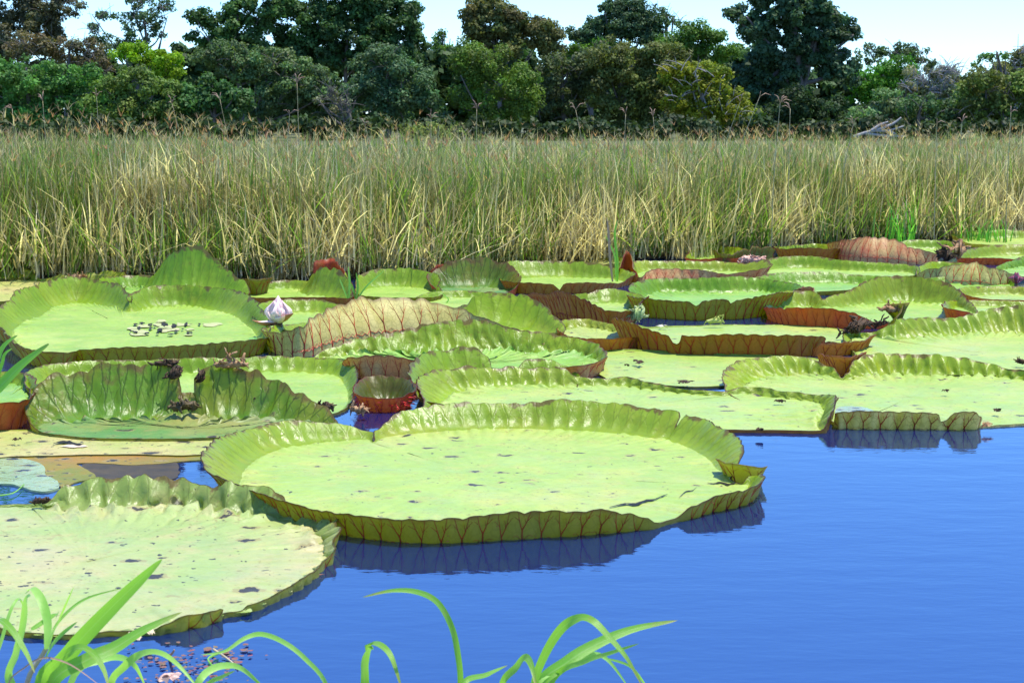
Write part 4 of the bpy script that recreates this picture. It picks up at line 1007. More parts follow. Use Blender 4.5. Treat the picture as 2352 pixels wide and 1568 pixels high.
uvn = N(n, "ShaderNodeUVMap"); sx = N(n, "ShaderNodeSeparateXYZ"); l.new(uvn.outputs[0], sx.inputs[0])
geo = N(n, "ShaderNodeNewGeometry")
st = noise(n, l, uvn.outputs[0], 9, 3, .5, (6, .4, 1))
c_ = mixc(n, l, ramp(n, l, st, [(.35, 0), (.65, 1)]), (0.14, 0.36, 0.03), (0.22, 0.45, 0.05))
c_ = mixc(n, l, ramp(n, l, sx.outputs[0], [(0.44, 0), (0.49, .55), (0.51, .55), (0.56, 0)]), c_, (.42, .60, .22))
c_ = mixc(n, l, ramp(n, l, noise(n, l, geo.outputs[0], 30, 3), [(0.6, 0), (0.72, .5)]), c_, (.32, .34, .06))
c_ = mixc(n, l, ramp(n, l, sx.outputs[1], [(0.84, 0), (1.0, .85)]), c_, (.30, .16, .06))
finish(n, l, c_, 0.36, st, .3, .002, .5, (0.34, 0.72, 0.06))
gm_pale = plain("bank_grass_leaf_pale", (0.22, 0.46, 0.07), (0.34, 0.58, 0.14), 12, .45, .45, (.5, .9, .1))
gm_dry = plain("bank_grass_dry", (0.42, 0.26, 0.18), (0.34, 0.22, 0.14), 30, .7, .2, (.5, .3, .2))
stalk_m = plain("bank_grass_stalk", (0.50, 0.42, 0.26), (0.42, 0.34, 0.20), 20, .5)
def grass_plant(name, label, rootpx, Y, blades, stalk=None, rooty=1722, cat="grass"):
    rp = atY(rootpx, rooty, Y); rp[2] = max(rp[2], .04); Lg = (rp[0], rp[1], rp[2] - .02)
    root = empty(name, Lg); tag(root, label, cat)
    for bi, (kind, wmax, pts) in enumerate(blades):
        n_ = len(pts); r2 = random.Random(bi * 7 + int(rootpx))
        dy0 = r2.uniform(-.08, .08)
        P = []
        low = pts[0][1] > 1540
        if low: P.append(atY(rootpx + (pts[0][0] - rootpx) * .3, 1700, Y + dy0 * .3))
        for i, (x, y) in enumerate(pts):
            s = i / (n_ - 1); P.append(atY(x, y, Y + dy0 + (.22 * r2.choice((-1, 1)) if i == 0 and False else 0) + (.16 if bi % 2 else -.2) * s))
        P = cat3(P, 6); m_ = len(P); W = px(wmax * 1.15, P[m_ // 2])
        ww = [W * (math.sin(math.pi * min(1, (i / (m_ - 1)) * .86 + .14) ) ** .7 if i < m_ - 1 else 0.02) for i in range(m_)]
        T = np.gradient(P, axis=0); T /= np.linalg.norm(T, axis=1)[:, None]
        V = []; F = []; UV = []
        for i in range(m_):
            tw = .5 * math.sin(i / m_ * 2.6 + bi * 1.7)
            view = C0 - P[i]; view /= np.linalg.norm(view)
            u_ = view * math.cos(tw) + np.array([0, 0, 1]) * .35 + np.array([math.sin(tw), 0, 0])
            S_ = np.cross(T[i], u_); S_ /= np.linalg.norm(S_); Nn = np.cross(S_, T[i])
            for t in (-1, 0, 1): V.append(P[i] + S_ * t * ww[i] * .5 + Nn * abs(t) * ww[i] * .16); UV.append((t * .5 + .5, i / (m_ - 1)))
        for i in range(m_ - 1):
            for j in (0, 1): a = i * 3 + j; F.append((a, a + 1, a + 4, a + 3))
        mesh_obj("blade", V, F, {'g': gm, 'p': gm_pale, 'd': gm_dry}[kind], root, Lg, uv=np.array(UV))
    if stalk:
        P = cat3([atY(x, y, Y) for x, y in stalk], 5); w_ = px(7, P[0]); v, f = tube(P, [w_ * (1 - .35 * i / len(P)) for i in range(len(P))], 8)
        mesh_obj("stalk", v, f, stalk_m, root, Lg)
    return root
grass_plant("bank_grass", "grass plant with a beige stalk and long pointed leaves in the lower left corner", 110, 4.25, [
    ('g', 34, [(95, 1568), (140, 1520), (190, 1462), (260, 1390), (325, 1328), (373, 1283)]),
    ('g', 28, [(120, 1568), (200, 1515), (262, 1488), (330, 1447), (418, 1405)]),
    ('p', 24, [(25, 1568), (40, 1500), (55, 1440), (62, 1378), (70, 1368)]),
    ('p', 18, [(108, 1490), (110, 1430), (95, 1378), (75, 1352), (58, 1362)]),
    ('g', 17, [(100, 1568), (130, 1520), (178, 1488), (212, 1500), (238, 1538), (250, 1580)]),
    ('p', 15, [(170, 1550), (230, 1516), (275, 1510), (312, 1530), (336, 1580)]),
    ('g', 13, [(104, 1515), (130, 1470), (178, 1427)]),
    ('g', 6, [(114, 1480), (126, 1440), (160, 1400), (205, 1371), (285, 1349)]),
    ('p', 5, [(112, 1470), (136, 1420), (171, 1344)]),
    ('g', 11, [(72, 1445), (105, 1425), (132, 1408), (128, 1420)]),
    ('d', 4, [(20, 1580), (60, 1530), (102, 1510), (150, 1520), (192, 1545), (250, 1590)])],
    stalk=[(40, 1720), (62, 1568), (98, 1502), (112, 1478)])
grass_plant("bank_grass", "dark green arching grass leaves at the left edge of the lower left corner", -20, 4.15, [
    ('g', 18, [(-60, 1568), (-20, 1440), (0, 1424), (30, 1452), (60, 1500), (80, 1545)]), ('p', 7, [(-30, 1568), (0, 1480), (25, 1400), (45, 1375), (60, 1410)])])
grass_plant("bank_grass", "low arching grass leaves along the bottom edge beside the lower left plant", 330, 4.3, [
    ('p', 16, [(255, 1580), (285, 1530), (325, 1502), (368, 1500), (410, 1528), (455, 1580)]),
    ('p', 15, [(445, 1580), (478, 1541), (520, 1528), (560, 1538), (612, 1585)]), ('g', 12, [(470, 1580), (510, 1555), (540, 1540)])])
grass_plant("bank_grass", "single thin grass leaf with a downward arching tip over the floating red water plants", 780, 4.4, [
    ('p', 11, [(750, 1575), (700, 1512), (650, 1474), (600, 1456), (560, 1466), (515, 1495), (460, 1503)])])
grass_plant("bank_grass", "tall grass leaf arching left over open blue water, bottom centre", 1040, 4.3, [
    ('g', 15, [(1057, 1575), (1050, 1500), (1036, 1440), (1005, 1385), (960, 1360), (900, 1356), (832, 1371)]),
    ('g', 12, [(1060, 1575), (1118, 1549), (1166, 1527)])])
grass_plant("bank_grass", "short folded grass leaf curling over at the bottom centre left", 850, 4.25, [
    ('g', 21, [(838, 1580), (836, 1520), (846, 1486), (870, 1481), (898, 1508), (922, 1580)])])
grass_plant("bank_grass", "bunch of broad bright grass leaves at the bottom, right of centre", 1215, 4.3, [
    ('g', 19, [(1226, 1575), (1252, 1500), (1290, 1442), (1330, 1420), (1362, 1427), (1400, 1465), (1440, 1512), (1478, 1580)]),
    ('g', 25, [(1238, 1575), (1300, 1522), (1360, 1484), (1450, 1446), (1556, 1424)]),
    ('g', 18, [(1155, 1580), (1188, 1532), (1208, 1510), (1222, 1530), (1232, 1580)]),
    ('p', 14, [(1232, 1578), (1282, 1535), (1345, 1505), (1392, 1512), (1445, 1580)]),
    ('g', 12, [(1270, 1560), (1340, 1520), (1400, 1500), (1468, 1477)]),
    ('g', 6, [(1395, 1512), (1450, 1532), (1495, 1590)])])
# leaves at the left edge, rooted in the water before the red rimmed pad
def water_leaf(name, label, rx, ry, blades):
    g = at(rx, ry, 0); Lg = tuple(g); root = empty(name, Lg); tag(root, label, "grass")
    for bi, (kind, wmax, pts) in enumerate(blades):
        P = cat3([atY(x, y, g[1] + .03 * bi) for x, y in pts], 6); m_ = len(P); W = px(wmax, g)
        ww = [max(.001, W * math.sin(math.pi * min(1, i / (m_ - 1) * .88 + .1)) ** .7) for i in range(m_)]
        V, F, UV = ribbon_simple(P, ww); mesh_obj("blade", V, F, {'g': gm, 'p': gm_pale, 'd': gm_dry}[kind], root, Lg, uv=np.array(UV))
    return root
def ribbon_simple(P, ww):
    T = np.gradient(P, axis=0); T /= np.linalg.norm(T, axis=1)[:, None] + 1e-9; V = []; F = []; UV = []
    for i in range(len(P)):
        u_ = C0 - P[i]; u_ = u_ / np.linalg.norm(u_) + np.array([0, 0, .5]); S_ = np.cross(T[i], u_); S_ /= np.linalg.norm(S_) + 1e-9; Nn = np.cross(S_, T[i])
        for t in (-1, 0, 1): V.append(P[i] + S_ * t * ww[i] * .5 + Nn * abs(t) * ww[i] * .16); UV.append((t * .5 + .5, i / (len(P) - 1)))
    for i in range(len(P) - 1):
        for j in (0, 1): a = i * 3 + j; F.append((a, a + 1, a + 4, a + 3))
    return V, F, UV
water_leaf("water_grass", "bright grass leaf reaching in from the left edge over the pads", -60, 985, [
    ('g', 26, [(-60, 985), (-30, 920), (0, 888), (50, 838), (112, 790)]), ('g', 12, [(-60, 985), (-20, 870), (5, 800), (40, 770)]), ('p', 4, [(-40, 985), (0, 938), (22, 938), (44, 964)]), ('g', 8, [(-50, 985), (0, 850), (10, 815), (28, 800)])])
water_leaf("water_grass", "tuft of thin pale grass stems standing among the rear pads left of centre", 812, 700, [
    ('p', 5, [(800, 702), (803, 650), (800, 612)]), ('g', 5, [(815, 702), (822, 660), (818, 626)]), ('p', 4, [(812, 702), (840, 660), (882, 622)]), ('p', 4, [(805, 702), (790, 665), (780, 640)]), ('g', 5, [(820, 702), (812, 668), (806, 650)])])
water_leaf("water_grass", "two grey green reed stems standing in front of the narrow red curl, rear centre", 1412, 650, [
    ('d', 6, [(1408, 655), (1402, 600), (1398, 540), (1394, 500)]), ('g', 6, [(1418, 655), (1418, 600), (1412, 540), (1418, 505)]), ('p', 4, [(1415, 655), (1412, 590), (1400, 560), (1390, 540)])])
water_leaf("water_grass", "thin dead grass stems leaning across the tray pad behind the pink flower's right", 1060, 700, [('p', 3, [(1000, 712), (1030, 690), (1012, 672)])])
g = at(597, 800, 0.0); Lp = tuple(g); wp = empty("water_hyacinth", Lp); tag(wp, "tiny round-leaved green plant at the right end of the kidney shaped pad", "plant")
S = px(1, g)
for i, (dx, dz, sx_) in enumerate([(0, 12, 24), (-14, 22, 20), (6, 8, 12)]):
    c = g + np.array([dx * S, -.03 * i, dz * S]); V = [c + np.array([math.cos(a) * sx_ * .5 * S, .03 * math.sin(a), math.sin(a) * sx_ * .28 * S + .1 * sx_ * S * math.cos(2 * a)]) for a in np.linspace(0, 2 * math.pi, 14, endpoint=False)]
    o = mesh_obj("leaf", V, [tuple(range(14))], green_leaf, wp, Lp, smooth=False); md = o.modifiers.new("thick", 'SOLIDIFY'); md.thickness = .003
    v, f = tube([g + np.array([-.02, .0, -.03]), (g + c) / 2 + np.array([-.01, 0, 0]), c], [.004] * 3, 5); mesh_obj("leaf_stem", v, f, green_leaf, wp, Lp)

# floating red water fern and twigs at the bottom left
bits = Bag(); rr = random.Random(3)
for _ in range(170):
    cx, cy = rr.gauss(435, 75), rr.gauss(1535, 34)
    if cy < 1475 or cx > 620: continue
    p = at(cx, cy, .004); r_ = rr.uniform(.003, .011)
    nn_ = rr.randint(6, 8)
    V = [p + np.array([math.cos(a) * r_ * rr.uniform(.6, 1.2), math.sin(a) * r_ * rr.uniform(.6, 1.2), rr.uniform(0, .003)]) for a in np.linspace(0, 2 * math.pi, nn_, endpoint=False)]
    bits.add((V, [tuple(range(nn_))]))
for cx, cy in [(163, 1463), (478, 1490), (540, 1512), (545, 1520), (520, 1497), (560, 1492)]:
    p = at(cx, cy, .004); bits.add(([p + np.array([math.cos(a) * .014 * rr.uniform(.5, 1.2), math.sin(a) * .02 * rr.uniform(.5, 1.2), 0.001]) for a in np.linspace(0, 2 * math.pi, 9, endpoint=False)], [tuple(range(9))]))
o = bits.build("floating_water_fern", plain("water_fern_red", (0.22, 0.06, 0.05), (0.16, 0.12, 0.05), 30, .5), None, (0, 0, 0), smooth=False); tag(o, kind="stuff")
def twig(label, pts, rpx, mat, name="twig"):
    P = cat3([at(x, y, z) for x, y, z in pts], 5); g = P[0]; r_ = px(rpx, g); v, f = tube(P, [r_ * (1 - .5 * i / len(P)) for i in range(len(P))], 6)
    return tag(mesh_obj(name, v, f, mat, None, (g[0], g[1], 0)), label, "twig")
twig("pale bent twig floating among the red water fern, lower left", [(490, 1490, .02), (520, 1510, .01), (545, 1530, .005)], 3, stalk_m)
twig("short green stem piece beside the pale bent twig, lower left", [(500, 1500, .01), (478, 1512, .01), (490, 1530, .005)], 3, gm_pale)
twig("brown dry stub sticking out of the water above the red fern", [(388, 1505, .0), (395, 1500, .03), (400, 1492, .06)], 4, gm_dry)
twig("thin green straw floating at the left edge above the lower left pad", [(-10, 1138, .01), (30, 1132, .012), (55, 1112, .012)], 2, gm_pale)
crumple("dead_leaf", "pale pink dry leaf floating at the very bottom among red water fern", 395, 1560, 90, 12, plain("dry_leaf_rosy", (.6, .38, .3), (.55, .34, .22)), seed=77)
crumple("dead_leaf", "pale brown leaf fragment at the front edge of the lower left pad", 320, 1462, 80, 10, plain("dry_leaf_buff", (.5, .38, .22), (.55, .45, .28)), seed=78, amp=.5)

# ------------------------------------------------------------------ marsh grass
def srgb(c): return np.array(c)
PAL_STEM = np.array([[.17, .16, .055], [.26, .22, .11], [.12, .15, .04], [.42, .35, .22], [.20, .155, .08]])
PAL_LEAF = np.array([[.20, .27, .07], [.13, .24, .04], [.40, .36, .23], [.11, .21, .03], [.27, .27, .13], [.56, .50, .38]])
PAL_DRY = np.array([[.52, .46, .34], [.42, .36, .26], [.66, .60, .48], [.30, .25, .17]])
PAL_HEAD = np.array([[.30, .17, .11], [.34, .25, .17], [.22, .18, .10], [.40, .34, .25]])
def strips(base, height, width, az, bend, tilt, color, nseg=3, z0=None, rng=RNG, jitter=.42):
    """many grass blades at once: returns verts, faces, colours"""
    n_ = len(base); s = np.linspace(0, 1, nseg + 1)[None, :]
    d = np.stack([np.cos(az), np.sin(az)], 1)
    lat = height[:, None] * (tilt[:, None] * s + bend[:, None] * s ** 2.2)
    zz = height[:, None] * (s * np.sqrt(np.clip(1 - (tilt[:, None] + bend[:, None] * s) ** 2 * .55, .05, 1)))
    P = np.empty((n_, nseg + 1, 3))
    P[:, :, 0] = base[:, 0:1] + d[:, 0:1] * lat; P[:, :, 1] = base[:, 1:2] + d[:, 1:2] * lat; P[:, :, 2] = base[:, 2:3] + zz
    sa = az + math.pi / 2 + rng.uniform(-.9, .9, n_)
    sd_ = np.stack([np.cos(sa), np.sin(sa), np.zeros(n_)], 1)[:, None, :]
    w_ = (width[:, None] * np.clip(1.08 - s ** 1.8, .1, 1))[:, :, None] * .5
    V = np.stack([P - sd_ * w_, P + sd_ * w_], 2).reshape(-1, 3)
    i = np.arange(n_)[:, None] * (nseg + 1) * 2; j = np.arange(nseg)[None] * 2
    a = (i + j); F = np.stack([a, a + 1, a + 3, a + 2], -1).reshape(-1, 4)
    c = color * np.array([1.0, .96, .80]) * rng.uniform(1 - jitter, 1 + jitter, (n_, 1))
    C = np.repeat(c, (nseg + 1) * 2, 0)
    return V, F, C
def topH(x, y):
    """height of the grass field"""
    return 1.06 + .12 * fnoise(x * .35, y * .3, 2) + .16 * fnoise(x * 2.2, y * 1.4, 4, 2) + .27 * np.exp(-((x / y + .045) / .045) ** 2) * np.clip((y - 24) / 6, 0, 1) + .17 * np.clip((-x / y - .08) / .12, 0, 1)
def field(nst, nlf, ndry, nhead, y0, y1, dens_pow=1.0, wmul=1.0, seed=1):
    g_ = np.random.default_rng(seed); Vs, Fs, Cs = [], [], []; off = 0
    def pos(n_):
        Yd = y0 + (y1 - y0) * g_.random(n_) ** dens_pow
        X = g_.uniform(-1, 1, n_) * (Yd * .345 + 1.2)
        e = edgeY(X) ; Y = e + (Yd - 17.5)
        X = g_.uniform(-1, 1, n_) * (Y * .345 + 1.2); Y = edgeY(X) + (Yd - 17.5)
        # clumps
        X = X + .12 * fnoise(X * 3, Y * 3, 3)
        return X, Y
    def put(v, f, c):
        nonlocal off
        Vs.append(v); Fs.append(f + off); Cs.append(c); off += len(v)
    def pick(pal, n_, X, Y):
        k = np.clip(((fnoise(X * 1.1, Y * 1.1, 12) * 1.3 + .5) * len(pal) * .6 + g_.random(n_) * len(pal) * .55).astype(int), 0, len(pal) - 1)
        return pal[k]
    X, Y = pos(nst); H = topH(X, Y)
    put(*strips(np.stack([X, Y, np.full(nst, .02)], 1), H * g_.uniform(.62, 1.10, nst), g_.uniform(.006, .012, nst) * wmul, g_.uniform(0, 6.28, nst), g_.normal(.02, .10, nst), g_.normal(0.03, .11, nst), pick(PAL_STEM, nst, X, Y), 3, rng=g_))
    X, Y = pos(nlf); H = topH(X, Y); zb = H * g_.beta(2.0, 1.6, nlf) * .80
    ln = g_.uniform(.18, .55, nlf)
    put(*strips(np.stack([X, Y, zb], 1), ln, g_.uniform(.008, .020, nlf) * wmul, g_.uniform(0, 6.28, nlf), g_.normal(.15, .38, nlf), g_.uniform(.0, .6, nlf), pick(PAL_LEAF, nlf, X, Y), 2, rng=g_))
    if ndry:
        X, Y = pos(ndry); ln = g_.uniform(.25, .8, ndry); zb = g_.uniform(0, .4, ndry)
        put(*strips(np.stack([X, Y, zb], 1), ln, g_.uniform(.007, .018, ndry) * wmul, g_.uniform(0, 6.28, ndry), g_.normal(0, .45, ndry), g_.normal(0, .5, ndry), PAL_DRY[g_.integers(0, 4, ndry)], 3, rng=g_))
    if nhead:
        nh = nhead; X, Y = pos(nh); H = topH(X, Y) * (.9 + .36 * g_.random(nh) ** 2.2)
        sa = g_.uniform(0, 6.28, nh); tl = g_.normal(0, .07, nh)
        put(*strips(np.stack([X, Y, np.full(nh, .3)], 1), H - .3, np.full(nh, .006) * wmul, sa, np.zeros(nh), tl, PAL_STEM[g_.integers(0, 5, nh)], 2, rng=g_))
        tx = X + np.cos(sa) * (H - .3) * tl; ty = Y + np.sin(sa) * (H - .3) * tl
        m_ = 5; b = np.repeat(np.stack([tx, ty, H - .02], 1), m_, 0); k_ = nh * m_
        put(*strips(b, g_.uniform(.05, .15, k_), g_.uniform(.006, .013, k_) * wmul, g_.uniform(0, 6.28, k_), g_.uniform(0, .6, k_), g_.uniform(.1, .8, k_), np.repeat(PAL_HEAD[g_.integers(0, 4, nh)], m_, 0), 2, rng=g_))
    return np.vstack(Vs), np.vstack(Fs), np.vstack(Cs)
def fringe(n_, seed):
    g_ = np.random.default_rng(seed); X = g_.uniform(-7.5, 8.5, n_); Y = edgeY(X) + g_.uniform(-.35, .35, n_) + .12 * fnoise(X * 3, 0, 5)
    pal = np.vstack([PAL_DRY, PAL_LEAF]); q = np.clip((fnoise(X * 1.2, 0.0, 8) + .5) * 8 + g_.uniform(-3, 3, n_), 0, 9).astype(int)
    return strips(np.stack([X, Y, g_.uniform(0, .25, n_)], 1), g_.uniform(.2, .85, n_), g_.uniform(.007, .02, n_), g_.normal(-1.57, 1.2, n_), g_.normal(.1, .4, n_), g_.normal(.15, .4, n_), pal[q], 4, rng=g_)
gmat = attr_mat("marsh_grass_blades", 0.55, 0.5, 1.7, .35)
V, F, C = field(35000, 64000, 16000, 1700, 17.5, 21.8, 1.3, .82, 1)
V2, F2, C2 = field(18000, 26000, 2500, 1300, 21.5, 38, 1.2, 1.1, 2)
V3, F3, C3 = fringe(12000, 4)
F = np.vstack([F, F2 + len(V), F3 + len(V) + len(V2)])
tag(mesh_obj("marsh_grass", np.vstack([V, V2, V3]), F, gmat, None, (0, 20, 0), col=np.vstack([C, C2, C3]), smooth=False), kind="stuff")

# fresh green tufts at the foot of the field
def tuft(label, cx, cy, h_, spread, n_, seed, pal, group=None):
    g_ = np.random.default_rng(seed); p = at(cx, cy, .02); S = px(1, p)
    b = np.stack([p[0] + g_.normal(0, spread * .25 * S, n_), p[1] + g_.normal(0, .12, n_) - .05, np.full(n_, .01)], 1)
    V, F, C = strips(b, g_.uniform(.5, 1.05, n_) * h_ * S, g_.uniform(.010, .022, n_), g_.uniform(0, 6.28, n_), g_.uniform(0, .45, n_), g_.uniform(0, .3, n_), pal[g_.integers(0, len(pal), n_)], 5, rng=g_)
    return tag(mesh_obj("grass_tuft", V, F, gmat, None, (p[0], p[1], 0), col=C, smooth=False), label, "grass tuft", group)
GRN = np.array([[.10, .34, .04], [.16, .42, .06], [.08, .28, .03]]); STR = np.array([[.6, .52, .38], [.5, .42, .28]])
tuft("bright green grass tuft in front of the marsh grass, centre", 1115, 606, 120, 60, 46, 5, GRN)
tuft("bright green grass tuft at the water edge, upper right behind the pads", 2060, 560, 110, 90, 46, 6, GRN)
tuft("bleached straw tuft at the foot of the grass left of centre", 640, 640, 105, 60, 60, 7, STR)
tuft("pale dry straw tuft leaning right at the foot of the grass, right of centre", 1590, 590, 110, 90, 60, 8, STR)
tuft("bleached straw stems at the foot of the grass at the left, below dark bushes", 235, 640, 150, 120, 34, 9, STR)
tuft("green grass tuft beside the pale straw, centre left at the water edge", 960, 618, 90, 120, 40, 10, GRN)
tuft("small low green weeds among the grass at the upper right edge", 2270, 552, 60, 120, 50, 11, GRN)

# single tall seed stalks rising above the field
sm = plain("seed_stalk_straw", (.40, .32, .18), (.30, .26, .10), 9); shm = plain("seed_head_brown", (.34, .20, .13), (.42, .28, .18), 14)
def seed_stalk(label, bx, tx_, ty_, Y, fingers, lean=0, spread=1.0, green=False, fl=34):
    p = atY(bx, 400, Y); top = atY(tx_, ty_, Y); base = np.array([p[0], Y, .05]); root = empty("seed_stalk", tuple(base)); tag(root, label, "grass stalk", "tall seed stalks above the marsh grass")
    mid = (base + top) / 2 + np.array([-(tx_ - bx) * .0012, 0, 0.0]); P = cat3([base, mid, top], 6); v, f = tube(P, [.006 - .003 * i / len(P) for i in range(len(P))], 5); mesh_obj("stem", v, f, sm if not green else gm_pale, root, tuple(base))
    r2 = random.Random(int(tx_)); bg_ = Bag(); lean_h = r2.uniform(-.6, .6)
    for i in range(fingers):
        a = lean_h + (-1.0 + 2.0 * (i + .5) / fingers) * .75 + r2.uniform(-.4, .4); L_ = px(fl * .75 * r2.uniform(.4, 1.25), top); d = np.array([math.sin(a) * spread, r2.uniform(-.4, .4), math.cos(a) * .8]); d /= np.linalg.norm(d)
        q = [top, top + d * L_ * .5 + np.array([0, 0, .01]), top + d * L_ - np.array([0, 0, L_ * .25])]
        bg_.add(tube(q, [.003, .0045, .002], 5))
    bg_.build("seed_head", shm, root, tuple(base))
for a in [("tall seed stalk with a spiky head against the dark bushes, left of centre", 688, 682, 190, 20, 6), ("bent seed stalk leaning left with a drooping head over the left bushes", 445, 395, 238, 21, 4),
          ("fuzzy seed stalk left of the tall spiky one", 545, 505, 228, 22, 4), ("short seed stalk with two reddish heads left of the centre rise", 650, 665, 262, 20, 3), ("drooping star shaped seed stalk before the big tree trunk", 1775, 1792, 236, 19.5, 6),
          ("seed stalk with a curved single spike right of the star shaped one", 1812, 1815, 250, 20.5, 3), ("long slanting seed stalk crossing the yellow olive tree", 1660, 1745, 222, 20, 2), ("slanting straw stalk beside the crossing one", 1630, 1700, 235, 22, 2),
          ("thin stalk bending left before the dark bushes, centre right", 1362, 1322, 252, 21, 3), ("straight straw stalk with a loose tip, centre right", 1430, 1437, 262, 21, 3), ("small red brown seed stalk at the centre rise", 1092, 1095, 250, 21, 5),
          ("red brown seed stalk left of the centre rise", 985, 990, 272, 22, 5), ("stalk with a flat seed spray right of centre", 1520, 1500, 268, 22, 4), ("stalk with a white tip near the fallen branch", 2150, 2152, 282, 21, 2),
          ("seed stalk near the right edge with a pale tip", 2315, 2322, 258, 21, 3), ("seed stalk in front of the olive bush at the right", 2200, 2210, 280, 22, 4), ("stalk with reddish head in the far left grass", 40, 28, 250, 20, 4),
          ("brown feathery stalk in front of the fresh green bush at left", 110, 98, 232, 21, 4), ("stalk with drooping tan head, left field", 230, 222, 222, 22, 4), ("leaning straw stalk without much head, left of centre rise", 880, 838, 285, 20, 2),
          ("brown seed stalk at right of the big trunk", 1925, 1960, 285, 21, 4), ("reddish seed stalk over the right dark bushes", 2035, 2030, 292, 22, 4)]:
    seed_stalk(*a)

# ------------------------------------------------------------------ trees
leaf_m = attr_mat("tree_leaves", 0.6, 0.3, 1.4, .25)
bark = plain("bark_grey_brown", (0.09, 0.075, 0.06), (0.16, 0.14, 0.12), 3, .9, bump=.8)
bark_pale = plain("bark_pale_grey", (0.26, 0.25, 0.24), (0.34, 0.32, 0.30), 3, .9, bump=.6)
def crown_leaves(ells, Y, color, rng, lsize, dens, lobe_r, fill=1.0, depth=.8, var=.30):
    """leaf sized faces on many small lobes that fill the given masses"""
    Ps = []; Ns = []; Cs = []
    for (cx, cy, rx, ry) in ells:
        c = atY(cx, cy, Y); S = Y / FPX; a, b = rx * S, ry * S; d = min(a, b) * depth + .4
        nl = max(4, int(fill * 2.9 * a * b / (lobe_r * lobe_r)))
        u = rng.normal(size=(nl, 3)); u /= np.linalg.norm(u, axis=1)[:, None]; r_ = rng.random(nl) ** .33 * .9
        L_ = c + u * np.stack([a * r_, d * r_, b * r_], 1)
        lr = lobe_r * rng.uniform(.55, 1.3, nl)
        tint = rng.uniform(1 - var, 1 + var, nl)[:, None] * (1 + rng.normal(0, .06, (nl, 3)))
        cnt = np.maximum(12, (dens * lr * lr * 17).astype(int))
        idx = np.repeat(np.arange(nl), cnt); m_ = len(idx)
        v = rng.normal(size=(m_, 3)); v[:, 2] = v[:, 2] * .9 + .15; v /= np.linalg.norm(v, axis=1)[:, None]
        rad = lr[idx] * (rng.random(m_) ** .35); v2 = v * rad[:, None]; v2[:, 2] *= .75
        p = L_[idx] + v2 + rng.normal(0, .05, (m_, 3))
        Ps.append(p); Ns.append(v + rng.normal(0, .55, (m_, 3)) + [0, 0, .35]); Cs.append((np.asarray(color)[None] * np.array([1.65, 1.75, 1.1])) * tint[idx] * rng.uniform(.75, 1.3, (m_, 1)))
    P = np.vstack(Ps); Nn = np.vstack(Ns); C = np.vstack(Cs); Nn /= np.linalg.norm(Nn, axis=1)[:, None]
    m_ = len(P); r = rng.normal(size=(m_, 3)); A = np.cross(Nn, r); A /= np.linalg.norm(A, axis=1)[:, None]; B = np.cross(Nn, A)
    s = lsize * 1.25 * rng.uniform(.55, 1.3, (m_, 1))
    V = np.stack([P - A * s * .5, P + B * s * .32, P + A * s * .5, P - B * s * .32], 1).reshape(-1, 3)
    F = np.arange(m_ * 4).reshape(-1, 4)
    return V, F, np.repeat(C, 4, 0), P
TI = [0]
def tree(name, label, Y, color, ells, tx=None, lsize=.17, dens=30, lobe=.55, fill=1.0, trunk=.16, bk=None, twigs=0, var=.3, by=305, group="trees along the far side of the marsh", limbs=7):
    TI[0] += 1; rng = np.random.default_rng(100 + TI[0]); rr_ = random.Random(TI[0])
    if tx is None: tx = ells[0][0]
    b = atY(tx, by, Y); base = np.array([b[0], Y, 0.05]); root = empty(name, tuple(base)); tag(root, label, "tree" if "tree" in name else "bush", group)
    V, F, C, P = crown_leaves(ells, Y, color, rng, lsize, dens, lobe, fill, var=var)
    V[:, 2] = np.maximum(V[:, 2], .1)
    mesh_obj("crown", V, F, leaf_m, root, tuple(base), col=C, smooth=False)
    cx, cy = ells[0][0], ells[0][1]; top = atY(cx, cy - ells[0][3] * .5, Y)
    bag = Bag(); mid = base * .5 + top * .5 + np.array([rr_.uniform(-.4, .4), 0, 0])
    q = cat3([base, mid, top], 5); bag.add(tube(q, [trunk * (1.25 - .9 * i / len(q)) for i in range(len(q))], 8))
    bag.build("trunk", bk or bark, root, tuple(base))
    lb = Bag()
    for i in range(limbs):
        e = ells[i % len(ells)]; s = rr_.uniform(.25, .8); st = q[int(s * (len(q) - 1))]
        a = rr_.uniform(0, 2 * math.pi); en = atY(e[0] + math.cos(a) * e[2] * .75, e[1] + math.sin(a) * e[3] * .7, Y + rr_.uniform(-1, .6))
        md_ = (st + en) / 2 + np.array([0, 0, -.25]); qq = cat3([st, md_, en], 4); lb.add(tube(qq, [trunk * .42 * (1 - .8 * i_ / len(qq)) + .01 for i_ in range(len(qq))], 6))
    for i in range(twigs):
        e = ells[i % len(ells)]; a = rr_.uniform(0, 2 * math.pi); r0 = rr_.uniform(0, .7); p0 = atY(e[0] + math.cos(a) * e[2] * r0, e[1] + math.sin(a) * e[3] * r0, Y - 1.0)
        d = np.array([rr_.uniform(-1, 1), rr_.uniform(-.6, .2), rr_.uniform(-.1, 1)]); d /= np.linalg.norm(d); L_ = rr_.uniform(.5, 1.3)
        lb.add(tube(cat3([p0, p0 + d * L_ * .5 + np.array([0, 0, .1]), p0 + d * L_], 3), [.03, .026, .022, .018, .014, .012, .01], 4))
    if lb.V: lb.build("branches", bk or bark, root, tuple(base))
    return root
DK = (.030, .060, .022); BL = (.034, .066, .040); OL = (.065, .085, .022); BR = (.075, .070, .038); GY = (.070, .095, .060); YG = (.10, .17, .012); FG = (.055, .125, .035)
G2 = "bushes in front of the wood across the marsh"
